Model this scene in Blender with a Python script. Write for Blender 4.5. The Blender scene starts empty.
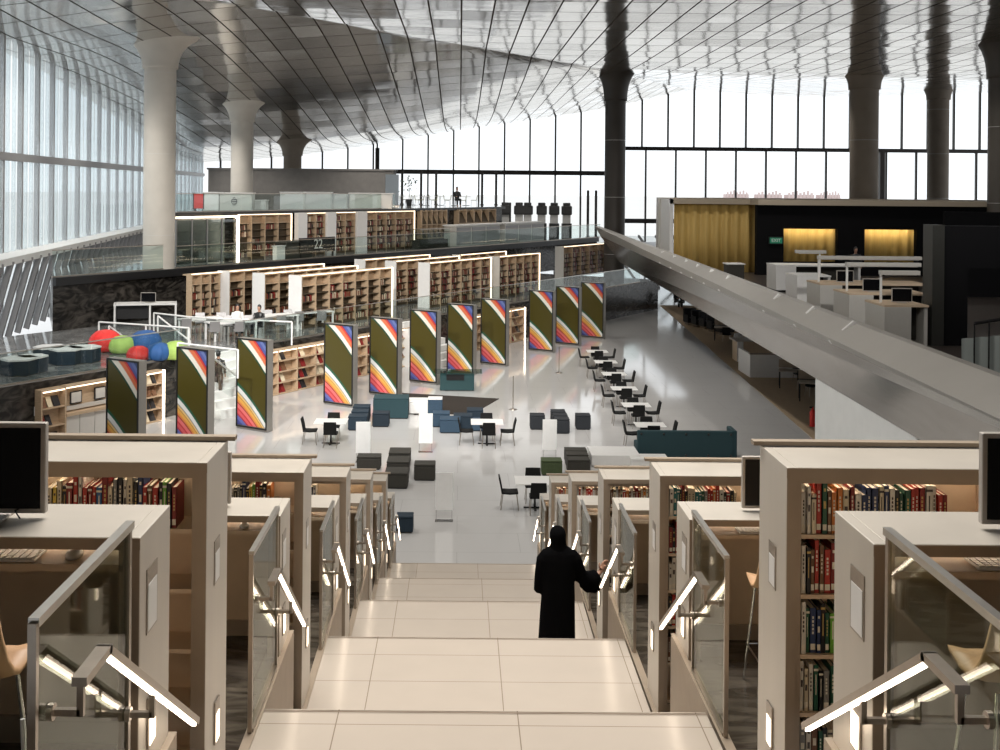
import bpy, bmesh, math, random
import numpy as np
from mathutils import Vector, Matrix, Euler
random.seed(7)
PI = math.pi
C = bpy.context.scene.collection
# ---------------------------------------------------------------- camera
F = 1150.0; VX = 460.0; VY = 188.0; EZ = 8.55; ROLL = math.radians(0.5)
cam = bpy.data.cameras.new('camera'); camo = bpy.data.objects.new('camera', cam); C.objects.link(camo)
camo.location = (0, 0, EZ); camo.rotation_euler = (PI/2, -ROLL, 0)
cam.sensor_width = 36; cam.lens = F/1000*36; cam.shift_x = (500-VX)/1000; cam.shift_y = -(375-VY)/1000
cam.clip_start = .05; cam.clip_end = 2000
bpy.context.scene.camera = camo

def ray(px, py):
    dx, dy = px-VX, py-VY
    c, s = math.cos(ROLL), math.sin(ROLL)
    return (dx*c+dy*s)/F, (dy*c-dx*s)/F       # x per metre of depth, drop per metre of depth
def at(px, py, z=0.0):
    a, b = ray(px, py); y = (EZ-z)/b
    return Vector((a*y, y, z))
def atd(px, py, y):
    a, b = ray(px, py)
    return Vector((a*y, y, EZ-b*y))
# hall axes: the terraces on the left run along U, their depth along V
U = Vector((.53, .848)); V = Vector((-.848, .53)); O = Vector((0, 59.6))
UANG = math.atan2(U.y, U.x)
def st(s, t, z=0.0):
    p = O+U*s+V*t
    return Vector((p.x, p.y, z))
def s_at(px, py, t):
    a, b = ray(px, py)
    y = (t-V.y*(-O.y)) / (V.x*a+V.y)
    x = a*y
    return U.x*x+U.y*(y-O.y)
def rel(px, py, z):                              # pixel + height -> (s, t)
    p = at(px, py, z); d = Vector((p.x, p.y))-O
    return d.dot(U), d.dot(V)

# ---------------------------------------------------------------- materials
MATS = {}
def mat(name, col, rough=.5, metal=0., noise=0., nscale=8., emit=0., bump=0., spec=.5, stretch=(1,1,1), ecol=None, coat=0.):
    if name in MATS: return MATS[name]
    m = bpy.data.materials.new(name); m.use_nodes = True; nt = m.node_tree; N = nt.nodes; L = nt.links
    b = N['Principled BSDF']
    b.inputs['Base Color'].default_value = (*col, 1); b.inputs['Roughness'].default_value = rough
    b.inputs['Metallic'].default_value = metal; b.inputs['Specular IOR Level'].default_value = spec
    b.inputs['Coat Weight'].default_value = coat
    if emit:
        b.inputs['Emission Color'].default_value = (*(ecol or col), 1); b.inputs['Emission Strength'].default_value = emit
    tc = N.new('ShaderNodeTexCoord'); mp = N.new('ShaderNodeMapping'); mp.inputs['Scale'].default_value = stretch
    L.new(tc.outputs['Object'], mp.inputs['Vector'])
    nz = N.new('ShaderNodeTexNoise'); nz.inputs['Scale'].default_value = nscale; nz.inputs['Detail'].default_value = 4
    L.new(mp.outputs['Vector'], nz.inputs['Vector'])
    r = N.new('ShaderNodeValToRGB')
    a = max(noise, .02)
    r.color_ramp.elements[0].position = .3; r.color_ramp.elements[1].position = .7
    r.color_ramp.elements[0].color = (*[max(0, c*(1-a)) for c in col], 1)
    r.color_ramp.elements[1].color = (*[min(1, c*(1+a)) for c in col], 1)
    L.new(nz.outputs['Fac'], r.inputs['Fac']); L.new(r.outputs['Color'], b.inputs['Base Color'])
    if bump:
        bp = N.new('ShaderNodeBump'); bp.inputs['Strength'].default_value = bump; bp.inputs['Distance'].default_value = .02
        L.new(nz.outputs['Fac'], bp.inputs['Height']); L.new(bp.outputs['Normal'], b.inputs['Normal'])
    MATS[name] = m
    return m

def tiled(name, col, seam, sx, sy, mortar, rough, metal=0., jitter=0., noise=.06, nscale=1.5, offset=0., bumpy=0., coltile=.0, rot=0., shift=(0, 0)):
    m = bpy.data.materials.new(name); m.use_nodes = True; nt = m.node_tree; N = nt.nodes; L = nt.links
    b = N['Principled BSDF']; b.inputs['Roughness'].default_value = rough; b.inputs['Metallic'].default_value = metal
    g = N.new('ShaderNodeNewGeometry'); mp = N.new('ShaderNodeMapping'); mp.inputs['Rotation'].default_value = (0, 0, rot); mp.inputs['Location'].default_value = (*shift, 0)
    L.new(g.outputs['Position'], mp.inputs['Vector'])
    br = N.new('ShaderNodeTexBrick'); br.offset = offset; br.squash = 1
    br.inputs['Scale'].default_value = 1; br.inputs['Brick Width'].default_value = sx; br.inputs['Row Height'].default_value = sy
    br.inputs['Mortar Size'].default_value = mortar; br.inputs['Mortar Smooth'].default_value = .1
    k = coltile
    br.inputs['Color1'].default_value = (*[c*(1-k) for c in col], 1); br.inputs['Color2'].default_value = (*[min(1, c*(1+k)) for c in col], 1)
    br.inputs['Mortar'].default_value = (*seam, 1)
    L.new(mp.outputs['Vector'], br.inputs['Vector'])
    if metal:                                      # open joints between the panels do not reflect
        for sock, v0, v1 in (('Metallic', metal, 0), ('Roughness', rough, .9), ('Specular IOR Level', .5, 0)):
            q = N.new('ShaderNodeMapRange'); q.inputs['To Min'].default_value = v0; q.inputs['To Max'].default_value = v1
            L.new(br.outputs['Fac'], q.inputs['Value']); L.new(q.outputs['Result'], b.inputs[sock])
    nz = N.new('ShaderNodeTexNoise'); nz.inputs['Scale'].default_value = nscale; nz.inputs['Detail'].default_value = 5
    L.new(g.outputs['Position'], nz.inputs['Vector'])
    mr = N.new('ShaderNodeMapRange'); mr.inputs['To Min'].default_value = 1-noise; mr.inputs['To Max'].default_value = 1+noise
    L.new(nz.outputs['Fac'], mr.inputs['Value'])
    mx = N.new('ShaderNodeMix'); mx.data_type = 'RGBA'; mx.blend_type = 'MULTIPLY'; mx.inputs['Factor'].default_value = 1
    L.new(br.outputs['Color'], mx.inputs['A']); L.new(mr.outputs['Result'], mx.inputs['B']); L.new(mx.outputs['Result'], b.inputs['Base Color'])
    if jitter:                                     # every panel hangs at its own slightly different tilt
        dv = N.new('ShaderNodeVectorMath'); dv.operation = 'DIVIDE'; dv.inputs[1].default_value = (sx, sy, 1000)
        fl = N.new('ShaderNodeVectorMath'); fl.operation = 'FLOOR'
        wn = N.new('ShaderNodeTexWhiteNoise'); wn.noise_dimensions = '3D'
        sb = N.new('ShaderNodeVectorMath'); sb.operation = 'SUBTRACT'; sb.inputs[1].default_value = (.5, .5, .5)
        sc = N.new('ShaderNodeVectorMath'); sc.operation = 'SCALE'; sc.inputs['Scale'].default_value = jitter
        ad = N.new('ShaderNodeVectorMath'); ad.operation = 'ADD'; nm = N.new('ShaderNodeVectorMath'); nm.operation = 'NORMALIZE'
        L.new(g.outputs['Position'], dv.inputs[0]); L.new(dv.outputs[0], fl.inputs[0]); L.new(fl.outputs[0], wn.inputs['Vector'])
        L.new(wn.outputs['Color'], sb.inputs[0]); L.new(sb.outputs[0], sc.inputs[0])
        L.new(sc.outputs[0], ad.inputs[0])
        if bumpy:
            bp = N.new('ShaderNodeBump'); bp.inputs['Strength'].default_value = 1; bp.inputs['Distance'].default_value = bumpy
            n2 = N.new('ShaderNodeTexNoise'); n2.inputs['Scale'].default_value = .55; n2.inputs['Detail'].default_value = 1
            L.new(g.outputs['Position'], n2.inputs['Vector']); L.new(n2.outputs['Fac'], bp.inputs['Height']); L.new(bp.outputs['Normal'], ad.inputs[1])
        else: L.new(g.outputs['Normal'], ad.inputs[1])
        L.new(ad.outputs[0], nm.inputs[0]); L.new(nm.outputs[0], b.inputs['Normal'])
    return m

def marble(name, dark, light, scale, rough, amount=.62, stretch=(1,1,1)):
    m = bpy.data.materials.new(name); m.use_nodes = True; nt = m.node_tree; N = nt.nodes; L = nt.links
    b = N['Principled BSDF']; b.inputs['Roughness'].default_value = rough; b.inputs['Specular IOR Level'].default_value = .3
    g = N.new('ShaderNodeNewGeometry'); mp = N.new('ShaderNodeMapping'); mp.inputs['Scale'].default_value = stretch
    L.new(g.outputs['Position'], mp.inputs['Vector'])
    nz = N.new('ShaderNodeTexNoise'); nz.inputs['Scale'].default_value = scale; nz.inputs['Detail'].default_value = 8
    nz.inputs['Distortion'].default_value = 2.5; L.new(mp.outputs['Vector'], nz.inputs['Vector'])
    r = N.new('ShaderNodeValToRGB'); e = r.color_ramp.elements
    e[0].position = .42; e[0].color = (*dark, 1); e[1].position = amount; e[1].color = (*light, 1)
    L.new(nz.outputs['Fac'], r.inputs['Fac']); L.new(r.outputs['Color'], b.inputs['Base Color'])
    return m

def glass(name, tint=(.93, .97, .95), refl=.10, opac=0., ocol=(.8, .85, .85), rough=.02):
    m = bpy.data.materials.new(name); m.use_nodes = True; nt = m.node_tree; N = nt.nodes; L = nt.links
    N.remove(N['Principled BSDF']); out = N['Material Output']
    tr = N.new('ShaderNodeBsdfTransparent'); tr.inputs['Color'].default_value = (*tint, 1)
    gl = N.new('ShaderNodeBsdfGlossy'); gl.inputs['Roughness'].default_value = rough
    fr = N.new('ShaderNodeLayerWeight'); fr.inputs['Blend'].default_value = .5
    pw = N.new('ShaderNodeMath'); pw.operation = 'POWER'; pw.inputs[1].default_value = 4; L.new(fr.outputs['Facing'], pw.inputs[0])
    mt = N.new('ShaderNodeMath'); mt.operation = 'MULTIPLY_ADD'; mt.inputs[1].default_value = .45; mt.inputs[2].default_value = refl*.4
    mt.use_clamp = True
    L.new(pw.outputs[0], mt.inputs[0])
    mx = N.new('ShaderNodeMixShader'); L.new(mt.outputs[0], mx.inputs[0]); L.new(tr.outputs[0], mx.inputs[1]); L.new(gl.outputs[0], mx.inputs[2])
    last = mx
    if opac:
        tl = N.new('ShaderNodeBsdfTranslucent'); tl.inputs['Color'].default_value = (*ocol, 1)
        df = N.new('ShaderNodeBsdfDiffuse'); df.inputs['Color'].default_value = (*ocol, 1)
        ms = N.new('ShaderNodeMixShader'); ms.inputs[0].default_value = .4; L.new(tl.outputs[0], ms.inputs[1]); L.new(df.outputs[0], ms.inputs[2])
        m2 = N.new('ShaderNodeMixShader'); m2.inputs[0].default_value = opac
        L.new(mx.outputs[0], m2.inputs[1]); L.new(ms.outputs[0], m2.inputs[2]); last = m2
    L.new(last.outputs[0], out.inputs['Surface'])
    return m

# ---------------------------------------------------------------- mesh helpers
class MB:
    def __init__(s): s.v = []; s.f = []; s.m = []; s.sm = []
    def add(s, vs, fs, mi=0, smooth=False):
        o = len(s.v); s.v += [tuple(v) for v in vs]
        for f in fs: s.f.append([i+o for i in f]); s.m.append(mi); s.sm.append(smooth)
        return s
    def box(s, x0, x1, y0, y1, z0, z1, mi=0):
        x0, x1 = min(x0,x1), max(x0,x1); y0, y1 = min(y0,y1), max(y0,y1); z0, z1 = min(z0,z1), max(z0,z1)
        return s.add([(x0,y0,z0),(x1,y0,z0),(x1,y1,z0),(x0,y1,z0),(x0,y0,z1),(x1,y0,z1),(x1,y1,z1),(x0,y1,z1)],
              [(0,3,2,1),(4,5,6,7),(0,1,5,4),(1,2,6,5),(2,3,7,6),(3,0,4,7)], mi)
    def bar(s, a, b, w, h, mi=0, up=(0,0,1)):
        a, b = Vector(a), Vector(b); d = (b-a).normalized(); up = Vector(up)
        if abs(d.dot(up)) > .98: up = Vector((1,0,0))
        r = d.cross(up).normalized()*w/2; q = r.cross(d).normalized()*h/2
        return s.add([a-r-q, a+r-q, a+r+q, a-r+q, b-r-q, b+r-q, b+r+q, b-r+q],
              [(0,1,2,3),(7,6,5,4),(0,4,5,1),(1,5,6,2),(2,6,7,3),(3,7,4,0)], mi)
    def tube(s, pts, r, n=8, mi=0):
        pts = [Vector(p) for p in pts]; rs = r if isinstance(r, (list, tuple)) else [r]*len(pts)
        vs = []
        for i, p in enumerate(pts):
            d = (pts[min(i+1, len(pts)-1)]-pts[max(i-1, 0)]).normalized()
            up = Vector((0,0,1)) if abs(d.z) < .9 else Vector((1,0,0))
            a = d.cross(up).normalized(); b = a.cross(d).normalized()
            for k in range(n):
                t = 2*PI*k/n; vs.append(p+a*math.cos(t)*rs[i]+b*math.sin(t)*rs[i])
        fs = []
        for i in range(len(pts)-1):
            for k in range(n): fs.append((i*n+k, i*n+(k+1)%n, (i+1)*n+(k+1)%n, (i+1)*n+k))
        s.add(vs, fs, mi, True)
        s.add([vs[k] for k in range(n)], [tuple(range(n))[::-1]], mi); s.add([vs[(len(pts)-1)*n+k] for k in range(n)], [tuple(range(n))], mi)
        return s
    def lathe(s, prof, n=24, c=(0,0), mi=0, smooth=True, sx=1, sy=1, cap=True):
        vs = []; fs = []
        for r, z in prof:
            for k in range(n):
                t = 2*PI*k/n; vs.append((c[0]+r*math.cos(t)*sx, c[1]+r*math.sin(t)*sy, z))
        for i in range(len(prof)-1):
            for k in range(n): fs.append((i*n+k, i*n+(k+1)%n, (i+1)*n+(k+1)%n, (i+1)*n+k))
        s.add(vs, fs, mi, smooth)
        if cap:
            s.add(vs[:n], [tuple(range(n))[::-1]], mi); s.add(vs[-n:], [tuple(range(n))], mi)
        return s
    def loft(s, rings, mi=0, smooth=True, cap=True):
        n = len(rings[0]); vs = [p for r in rings for p in r]; fs = []
        for i in range(len(rings)-1):
            for k in range(n): fs.append((i*n+k, i*n+(k+1)%n, (i+1)*n+(k+1)%n, (i+1)*n+k))
        if cap: fs += [tuple(range(n))[::-1], tuple((len(rings)-1)*n+k for k in range(n))]
        return s.add(vs, fs, mi, smooth)
    def prism(s, poly, d, mi=0):                     # poly: 3D points, extruded by vector d
        n = len(poly); d = Vector(d); vs = [Vector(p) for p in poly]+[Vector(p)+d for p in poly]
        fs = [tuple(range(n))[::-1], tuple(range(n, 2*n))]+[(k, (k+1)%n, n+(k+1)%n, n+k) for k in range(n)]
        return s.add(vs, fs, mi)
    def xf(s, M):
        s.v = [tuple(M @ Vector(v)) for v in s.v]; return s
    def build(s, name, mats, parent=None, loc=None, rotz=0., bevel=0.):
        me = bpy.data.meshes.new(name); me.from_pydata(s.v, [], s.f)
        if not isinstance(mats, (list, tuple)): mats = [mats]
        for m in mats: me.materials.append(m)
        me.polygons.foreach_set('material_index', s.m); me.polygons.foreach_set('use_smooth', s.sm)
        bm = bmesh.new(); bm.from_mesh(me); bmesh.ops.recalc_face_normals(bm, faces=bm.faces); bm.to_mesh(me); bm.free()
        o = bpy.data.objects.new(name, me); C.objects.link(o)
        if parent: o.parent = parent
        if loc is not None: o.location = loc
        o.rotation_euler.z = rotz
        if bevel:
            md = o.modifiers.new('bevel', 'BEVEL'); md.width = bevel; md.segments = 2; md.limit_method = 'ANGLE'
        return o
def tag(o, label=None, cat=None, group=None, kind=None):
    if label: o['label'] = label
    if cat: o['category'] = cat
    if group: o['group'] = group
    if kind: o['kind'] = kind
    return o
def thing(name, label, cat, loc=(0,0,0), rotz=0., group=None):
    o = bpy.data.objects.new(name, None); C.objects.link(o); o.empty_display_size = .1
    o.location = loc; o.rotation_euler.z = rotz
    return tag(o, label, cat, group)
def struct(o): o['kind'] = 'structure'; return o
def dup(root, loc=None, rotz=None, label=None, group=None, scale=None):
    r = root.copy(); C.objects.link(r)
    if loc is not None: r.location = loc
    if rotz is not None: r.rotation_euler.z = rotz
    if scale is not None: r.scale = (scale,)*3 if isinstance(scale, (int, float)) else scale
    if label: r['label'] = label
    if group: r['group'] = group
    for ch in list(root.children):
        c = ch.copy(); C.objects.link(c); c.parent = r
        for g in list(ch.children):
            d = g.copy(); C.objects.link(d); d.parent = c
    return r
ORD = ['first','second','third','fourth','fifth','sixth','seventh','eighth','ninth','tenth','eleventh','twelfth','thirteenth','fourteenth','fifteenth','sixteenth','seventeenth','eighteenth','nineteenth','twentieth','twenty-first','twenty-second','twenty-third','twenty-fourth','twenty-fifth','twenty-sixth','twenty-seventh','twenty-eighth','twenty-ninth','thirtieth','thirty-first','thirty-second','thirty-third','thirty-fourth']

# ---------------------------------------------------------------- palette
M_panel = mat('champagne_metal_panel', (.62,.57,.50), .38, .3, .05, 3, stretch=(1,1,.15))
M_panel_edge = mat('brown_panel_edge', (.36,.29,.22), .5, .2, .05, 6)
M_inner = mat('tan_shelf_interior', (.62,.48,.34), .6, 0, .05, 6)
M_steel = mat('brushed_steel', (.42,.37,.32), .3, .9, .05, 20)
M_silver = mat('satin_silver_rail', (.66,.64,.60), .28, .9, .04, 20)
M_led = mat('warm_led', (1,.86,.7), .5, emit=7, ecol=(1,.84,.66))
M_ledsoft = mat('soft_warm_led', (1,.85,.68), .5, emit=2.2, ecol=(1,.8,.58))
M_shelfled = mat('shelf_led', (1,.85,.68), .5, emit=9, ecol=(1,.82,.62))
M_black = mat('black_plastic', (.012,.012,.013), .35)
M_screen = mat('black_screen', (.004,.004,.005), .25, spec=.25)
M_bezel = mat('silver_grey_plastic', (.50,.46,.42), .45, .2)
M_white = mat('white_laminate', (.82,.81,.79), .4, 0, .02)
M_whitepaint = mat('white_paint', (.80,.80,.78), .6, 0, .03, 2)
M_plate = mat('pale_sign_plate', (.62,.60,.56), .4, .2)
M_tan = mat('tan_leather', (.55,.33,.18), .5, 0, .08, 12, bump=.1)
M_glassg = glass('rail_glass', (.86,.90,.84), .12)
M_glasst = glass('terrace_glass', (.88,.93,.92), .10)
M_glassw = glass('window_glass', (.97,.985,1.), .03)
M_corr = glass('corrugated_facade_glass', (.90,.94,.95), .08, .22, (.9,.94,.97))
M_darkframe = mat('dark_bronze_frame', (.035,.03,.028), .5, .3)
M_greyframe = mat('grey_aluminium_frame', (.33,.32,.32), .45, .5)
M_landing = tiled('beige_stone_landing', (.53,.465,.40), (.27,.22,.17), 1.21, .60, .004, .22, 0, noise=.05, nscale=2.5, shift=(.79, .2))
M_nosing = mat('brown_nosing_strip', (.34,.27,.21), .5)
M_marble = marble('dark_striped_marble', (.012,.011,.010), (.085,.075,.065), .9, .2, .72, (1,1,2.2))
M_marblefl = marble('dark_brown_stone_floor', (.045,.037,.03), (.16,.135,.11), 1.1, .16, .75, (1,3,1))
M_marblegrey = marble('grey_polished_stone', (.16,.16,.16), (.34,.34,.33), .6, .08, .7)
M_floor = tiled('pale_polished_floor', (.58,.57,.56), (.47,.46,.45), 3.0, 1.5, .008, .085, 0, noise=.06, nscale=.25, offset=.5)
M_ceil = tiled('reflective_ceiling_panels', (.62,.59,.555), (.05,.042,.036), 1.4, 2.8, .04, .10, .88, jitter=.030, noise=.05, nscale=.1, bumpy=.012, coltile=.08)
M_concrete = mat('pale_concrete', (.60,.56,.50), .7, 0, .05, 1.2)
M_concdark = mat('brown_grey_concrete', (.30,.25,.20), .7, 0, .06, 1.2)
M_navy = mat('navy_fabric', (.010,.024,.040), .8, 0, .1, 30)
M_blue = mat('slate_blue_fabric', (.028,.060,.10), .8, 0, .1, 30)
M_teal = mat('teal_fabric', (.018,.055,.060), .8, 0, .1, 30)
M_chairblack = mat('matt_black_shell', (.008,.008,.008), .7, spec=.2)
M_tealf = mat('teal_felt', (.018,.050,.060), .85, 0, .1, 40)
M_charcoal = mat('charcoal_fabric', (.040,.037,.030), .8, 0, .1, 30)
M_green = mat('moss_green_fabric', (.06,.085,.035), .8, 0, .1, 30)
M_rug = mat('brown_carpet', (.022,.015,.010), .95, 0, .15, 20, bump=.2)
M_carpet = mat('tan_carpet', (.40,.30,.20), .9, 0, .06, 5)
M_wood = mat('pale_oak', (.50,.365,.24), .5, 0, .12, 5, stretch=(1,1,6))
M_woodd = mat('shadowed_oak_back', (.085,.06,.035), .55, 0, .2, 5, stretch=(1,1,8))  # oak darkened in its colour for the shade inside the terrace cases
M_gold = mat('gold_curtain_fabric', (.62,.42,.13), .6, .1, .08, 3, stretch=(6,6,.3))
M_skin = mat('skin', (.45,.25,.17), .5, 0, .03)
M_abaya = mat('black_cloth', (.003,.003,.0035), .95, 0, .1, 30, spec=.05)
M_red = mat('red_fabric', (.75,.03,.025), .6, 0, .1, 6)
M_lime = mat('lime_green_fabric', (.36,.52,.12), .7, 0, .1, 6)
M_royal = mat('royal_blue_fabric', (.02,.09,.27), .7, 0, .1, 6)
M_page = mat('book_paper', (.80,.74,.62), .8, 0, .06, 60)
M_chrome = mat('chrome_tube', (.7,.7,.7), .15, 1)
# ================================================================ tiers, landings and flights under the viewer
XL, XR = -1.33, 1.75              # planes of the end panels on the left and on the right
SP = 3.83
SL, SR = -1.30, 1.70
for k in range(-2, 6):            # landing k: nosing at y = 7.82+SP*(k-1), z = 6-k
    ny = 7.82+SP*(k-1); z = 6.0-k
    m = MB()
    y0 = ny-SP+1.5 if k > -2 else -6
    m.box(SL, SR, y0, ny-.06, z-.35, z, 0); m.box(SL, SR, ny-.06, ny, z-.35, z-.012, 1)
    for q in range(3): m.box(SL, SR, ny-.055+q*.019, ny-.045+q*.019, z-.012, z, 1 if q % 2 else 0)
    struct(m.build('floor', [M_landing, M_nosing]))
    m = MB()
    for i in range(5):
        m.box(SL, SR, ny+i*.3, ny+(i+1)*.3, z-1.3, z-(i+1)/6, 0)
        m.box(SL, SR, ny+(i+1)*.3-.03, ny+(i+1)*.3+.002, z-(i+1)/6-.01, z-(i+1)/6+.002, 1)
    struct(m.build('trim_stair_flight', [M_landing, M_nosing]))
for side, X, sg in (('left', XL, -1), ('right', XR, 1)):
    for k in range(-1, 6):        # tier k floor at z = 6-k runs from the desk of the tier above to its own desk
        z = 6.0-k
        ya = (5.35+SP*(k-1)) if k > -1 else -6
        m = MB().box(X+sg*.02, X+sg*9, ya, 5.35+SP*k, z-.5, z)
        struct(m.build('floor', M_marblefl))
        m = MB().box(X-sg*.035, X+sg*.03, ya, 5.35+SP*k, z-1.4, z+.01)
        struct(m.build('trim_stringer', M_panel_edge))

# ---------------------------------------------------------------- bookcases beside the stair
WHERE = ['nearest the viewer', 'second from the viewer', 'third from the viewer', 'fourth from the viewer', 'farthest down the stair']
BL = 3.3
def make_bookcase(side, k):
    sg = -1 if side == 'left' else 1
    X = XL if side == 'left' else XR
    y0 = 6.11+SP*k; base = 5.0-k; H = 2.08; D = .55
    t = thing('bookcase', f'tall beige metal bookcase on the {side} of the stair, {WHERE[k]}', 'bookcase', (X, y0, base), group=f'bookcases down the {side} side of the stair')
    ep = MB().box(0, sg*.05, 0, D, 0, H).build('end_panel', [M_panel], t, bevel=.004)
    # plates on the end panel
    m = MB().box(0, -sg*.004, .19, .33, 1.36, 1.60).build('sign_frame', M_steel, ep)
    MB().box(-sg*.004, -sg*.006, .205, .315, 1.37, 1.53).build('sign_card', M_white, ep)
    MB().box(-sg*.001, -sg*.010, .22, .33, .47, .70).build('step_light_frame', M_steel, ep)
    MB().box(-sg*.010, -sg*.013, .235, .315, .48, .63).build('step_light', M_ledsoft, ep)
    MB().box(sg*(BL-.05), sg*BL, 0, D, 0, H).build('end_panel', M_panel, t)
    MB().box(sg*.05, sg*(BL-.05), 0, D, H-.055, H).build('top_panel', M_panel, t, bevel=.003)
    MB().box(0, sg*BL, -.004, 0, H-.055, H-.003).box(sg*.05, sg*(BL-.05), 0.005, .06, H-.085, H-.055).build('front_band', M_panel_edge, t)
    m = MB().box(sg*.05, sg*.08, 0.004, .06, .05, H-.085).box(sg*.002, sg*.05, -.004, 0, .02, H-.055)
    m.build('side_stile', M_panel_edge, t)
    MB().box(sg*.05, sg*(BL-.05), .26, .29, 0, H-.055).build('divider_panel', M_inner, t)
    MB().box(sg*.05, sg*(BL-.05), 0.01, D-.01, 0, .10).build('plinth', M_panel_edge, t)
    for z in (.13, .45, .77, 1.08, 1.40, 1.72):
        MB().box(sg*.05, sg*(BL-.05), .015, .26, z-.022, z).build('shelf', M_inner, t)
    MB().box(sg*.10, sg*(BL-.1), .05, .07, H-.075, H-.062).build('light_strip', M_shelfled, t)
    r = MB().box(-sg*.05, sg*BL, D-.055, D+.01, H+.006, H+.03)
    r.build('top_rail', M_panel_edge, t)
    b = MB()
    for q in (.5, 1.6, 2.7): b.box(sg*q, sg*(q+.06), D-.04, D-.005, H, H+.008)
    b.build('rail_bracket', M_panel_edge, t)
    for c in (1.12, 2.2):
        MB().box(sg*c, sg*(c+.03), .015, .26, .1, H-.055).build('upright', M_inner, t)
    return X, y0, base
PALR = {'white':(.72,.69,.62),'red':(.42,.03,.02),'dark red':(.22,.015,.015),'black':(.015,.015,.018),'orange':(.62,.20,.04),'cream':(.66,.58,.42),
        'navy blue':(.02,.04,.12),'dark green':(.02,.10,.06),'teal':(.02,.16,.17),'brown':(.17,.08,.04),'grey':(.25,.25,.24),'yellow':(.68,.50,.08),'bright green':(.15,.42,.05),'blue':(.04,.12,.30)}
BM = {n: mat('book_cover_'+n.replace(' ', '_'), c, .45, 0, .06, 20) for n, c in PALR.items()}
M_mark = {n: mat('book_title_'+n, c, .5) for n, c in {'pale': (.75,.70,.58), 'dark': (.05,.04,.04), 'gold': (.55,.38,.12)}.items()}
BOOKPROTO = {}
def book_mesh(colname, w, h, d, style):
    """closed book, spine towards -y, standing on z=0; returns cover mesh + page mesh"""
    m = MB(); th = .0025
    m.box(0, w, 0, .004, 0, h, 0); m.box(0, th, 0, d, 0, h, 0); m.box(w-th, w, 0, d, 0, h, 0)
    e = -.0006
    m.box(w*.12, w*.88, e, .001, h*.07, h*.07+.032, 1 if style != 3 else 0)                 # shelf-mark label
    if style in (0, 2):
        for q in range(5): m.box(w*.36, w*.64, e, .001, h*(.42+.085*q), h*(.42+.085*q)+h*.055, 2)
    elif style == 1:
        m.box(w*.25, w*.75, e, .001, h*.48, h*.62, 2); m.box(w*.3, w*.7, e, .001, h*.80, h*.86, 2)
    else:
        m.box(0, w, e, .001, h*.88, h*.93, 2); m.box(w*.4, w*.6, e, .001, h*.35, h*.8, 2)
    p = MB().box(th, w-th, .004, d-.006, .004, h-.005)
    return m, p
NB = [0]
def book_row(x0, sg, y, z, spec, where, dmax=.2, parts=True, group=None, hmax=.285):
    """spec: list of colour names, laid from x0 towards sg; where: phrase for the labels"""
    x = x0; n = len(spec); made = []
    for i, cn in enumerate(spec):
        w = random.uniform(.020, .036); h = random.uniform(.72, 1.0)*hmax; d = random.uniform(.15, dmax)
        st_ = random.randrange(4)
        mk = M_mark['pale'] if cn not in ('white', 'cream', 'yellow') else M_mark['dark']
        if cn in ('black', 'dark green', 'dark red') and random.random() < .5: mk = M_mark['gold']
        m, p = book_mesh(cn, w, h, d, st_)
        xa = x if sg > 0 else x-w
        o = m.build('book', [BM[cn], M_page, mk], None, (xa, y+random.uniform(0, .02), z))
        p.build('page_block', M_page, o)
        made.append((xa, o, cn))
        x += sg*(w+.0015); NB[0] += 1
    made.sort(key=lambda q: q[0])
    for i, (xa, o, cn) in enumerate(made):
        # a book standing upright among its neighbours, told by colour and place in the row
        tag(o, f'{cn} book, {ORD[i]} from left, {where}', 'book', group or f'books on the {where}')
rows = 'on the top shelf of the {} bookcase {}'
def pick(pal, n): return [random.choice(pal) for _ in range(n)]
for k in range(5):
    for side in ('left', 'right'):
        X, y0, base = make_bookcase(side, k)
WK2 = ['nearest', 'second', 'third', 'fourth', 'farthest']
WK = ['nearest us', 'second down the stair', 'third down the stair', 'fourth down the stair', 'last down the stair']
SHELF = {1.40: 'second shelf', 1.08: 'third shelf', .77: 'fourth shelf', .45: 'fifth shelf', 1.72: 'top shelf'}
def shelf_books(side, k, z, spec, x_off=.0, hmax=.285):
    sg = -1 if side == 'left' else 1; X = XL if side == 'left' else XR
    book_row(X+sg*(.09+x_off), sg, 6.135+SP*k, 5.0-k+z, spec, f'{SHELF[z]} of the {WK2[k]} {side} bookcase', hmax=hmax)
R1 = ['white','white','cream','red','dark green','brown','orange','orange','cream','dark red','white','navy blue','navy blue','navy blue','cream','navy blue','white','black','dark green','dark green','red','red','dark red','white','white','red','dark red','orange','orange','red','cream']
shelf_books('right', 0, 1.72, R1[:27])
shelf_books('right', 0, 1.40, ['white','black','brown','red','brown','red','dark red','red','black'])
shelf_books('right', 0, 1.08, ['white','dark green','navy blue','navy blue','black','dark green','bright green','dark green'], hmax=.28)
shelf_books('right', 0, .77, ['white','cream','white','dark green','black','grey','dark green','black'])
shelf_books('right', 0, .45, ['grey','white','brown','dark green','black','cream'])
shelf_books('right', 1, 1.72, ['white','teal','teal','black','dark red','black','cream','cream','teal','teal','dark green','grey','red','red','orange','red','white','black','red','black','cream'])
shelf_books('right', 1, 1.40, ['dark red','black','red','orange','red']); shelf_books('right', 1, 1.08, ['white','white','cream','grey','white'])
shelf_books('right', 1, .77, ['black','red','white','red','black']); shelf_books('right', 1, .45, ['brown','cream','red','white'])
shelf_books('right', 2, 1.72, pick(['cream','dark red','white','brown','orange','black','red'], 16))
shelf_books('right', 2, 1.40, ['white','cream','white']); shelf_books('right', 2, 1.08, ['white','cream','white'])
shelf_books('right', 2, .77, ['black','red','cream']); shelf_books('right', 2, .45, ['white','red','white'])
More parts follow.
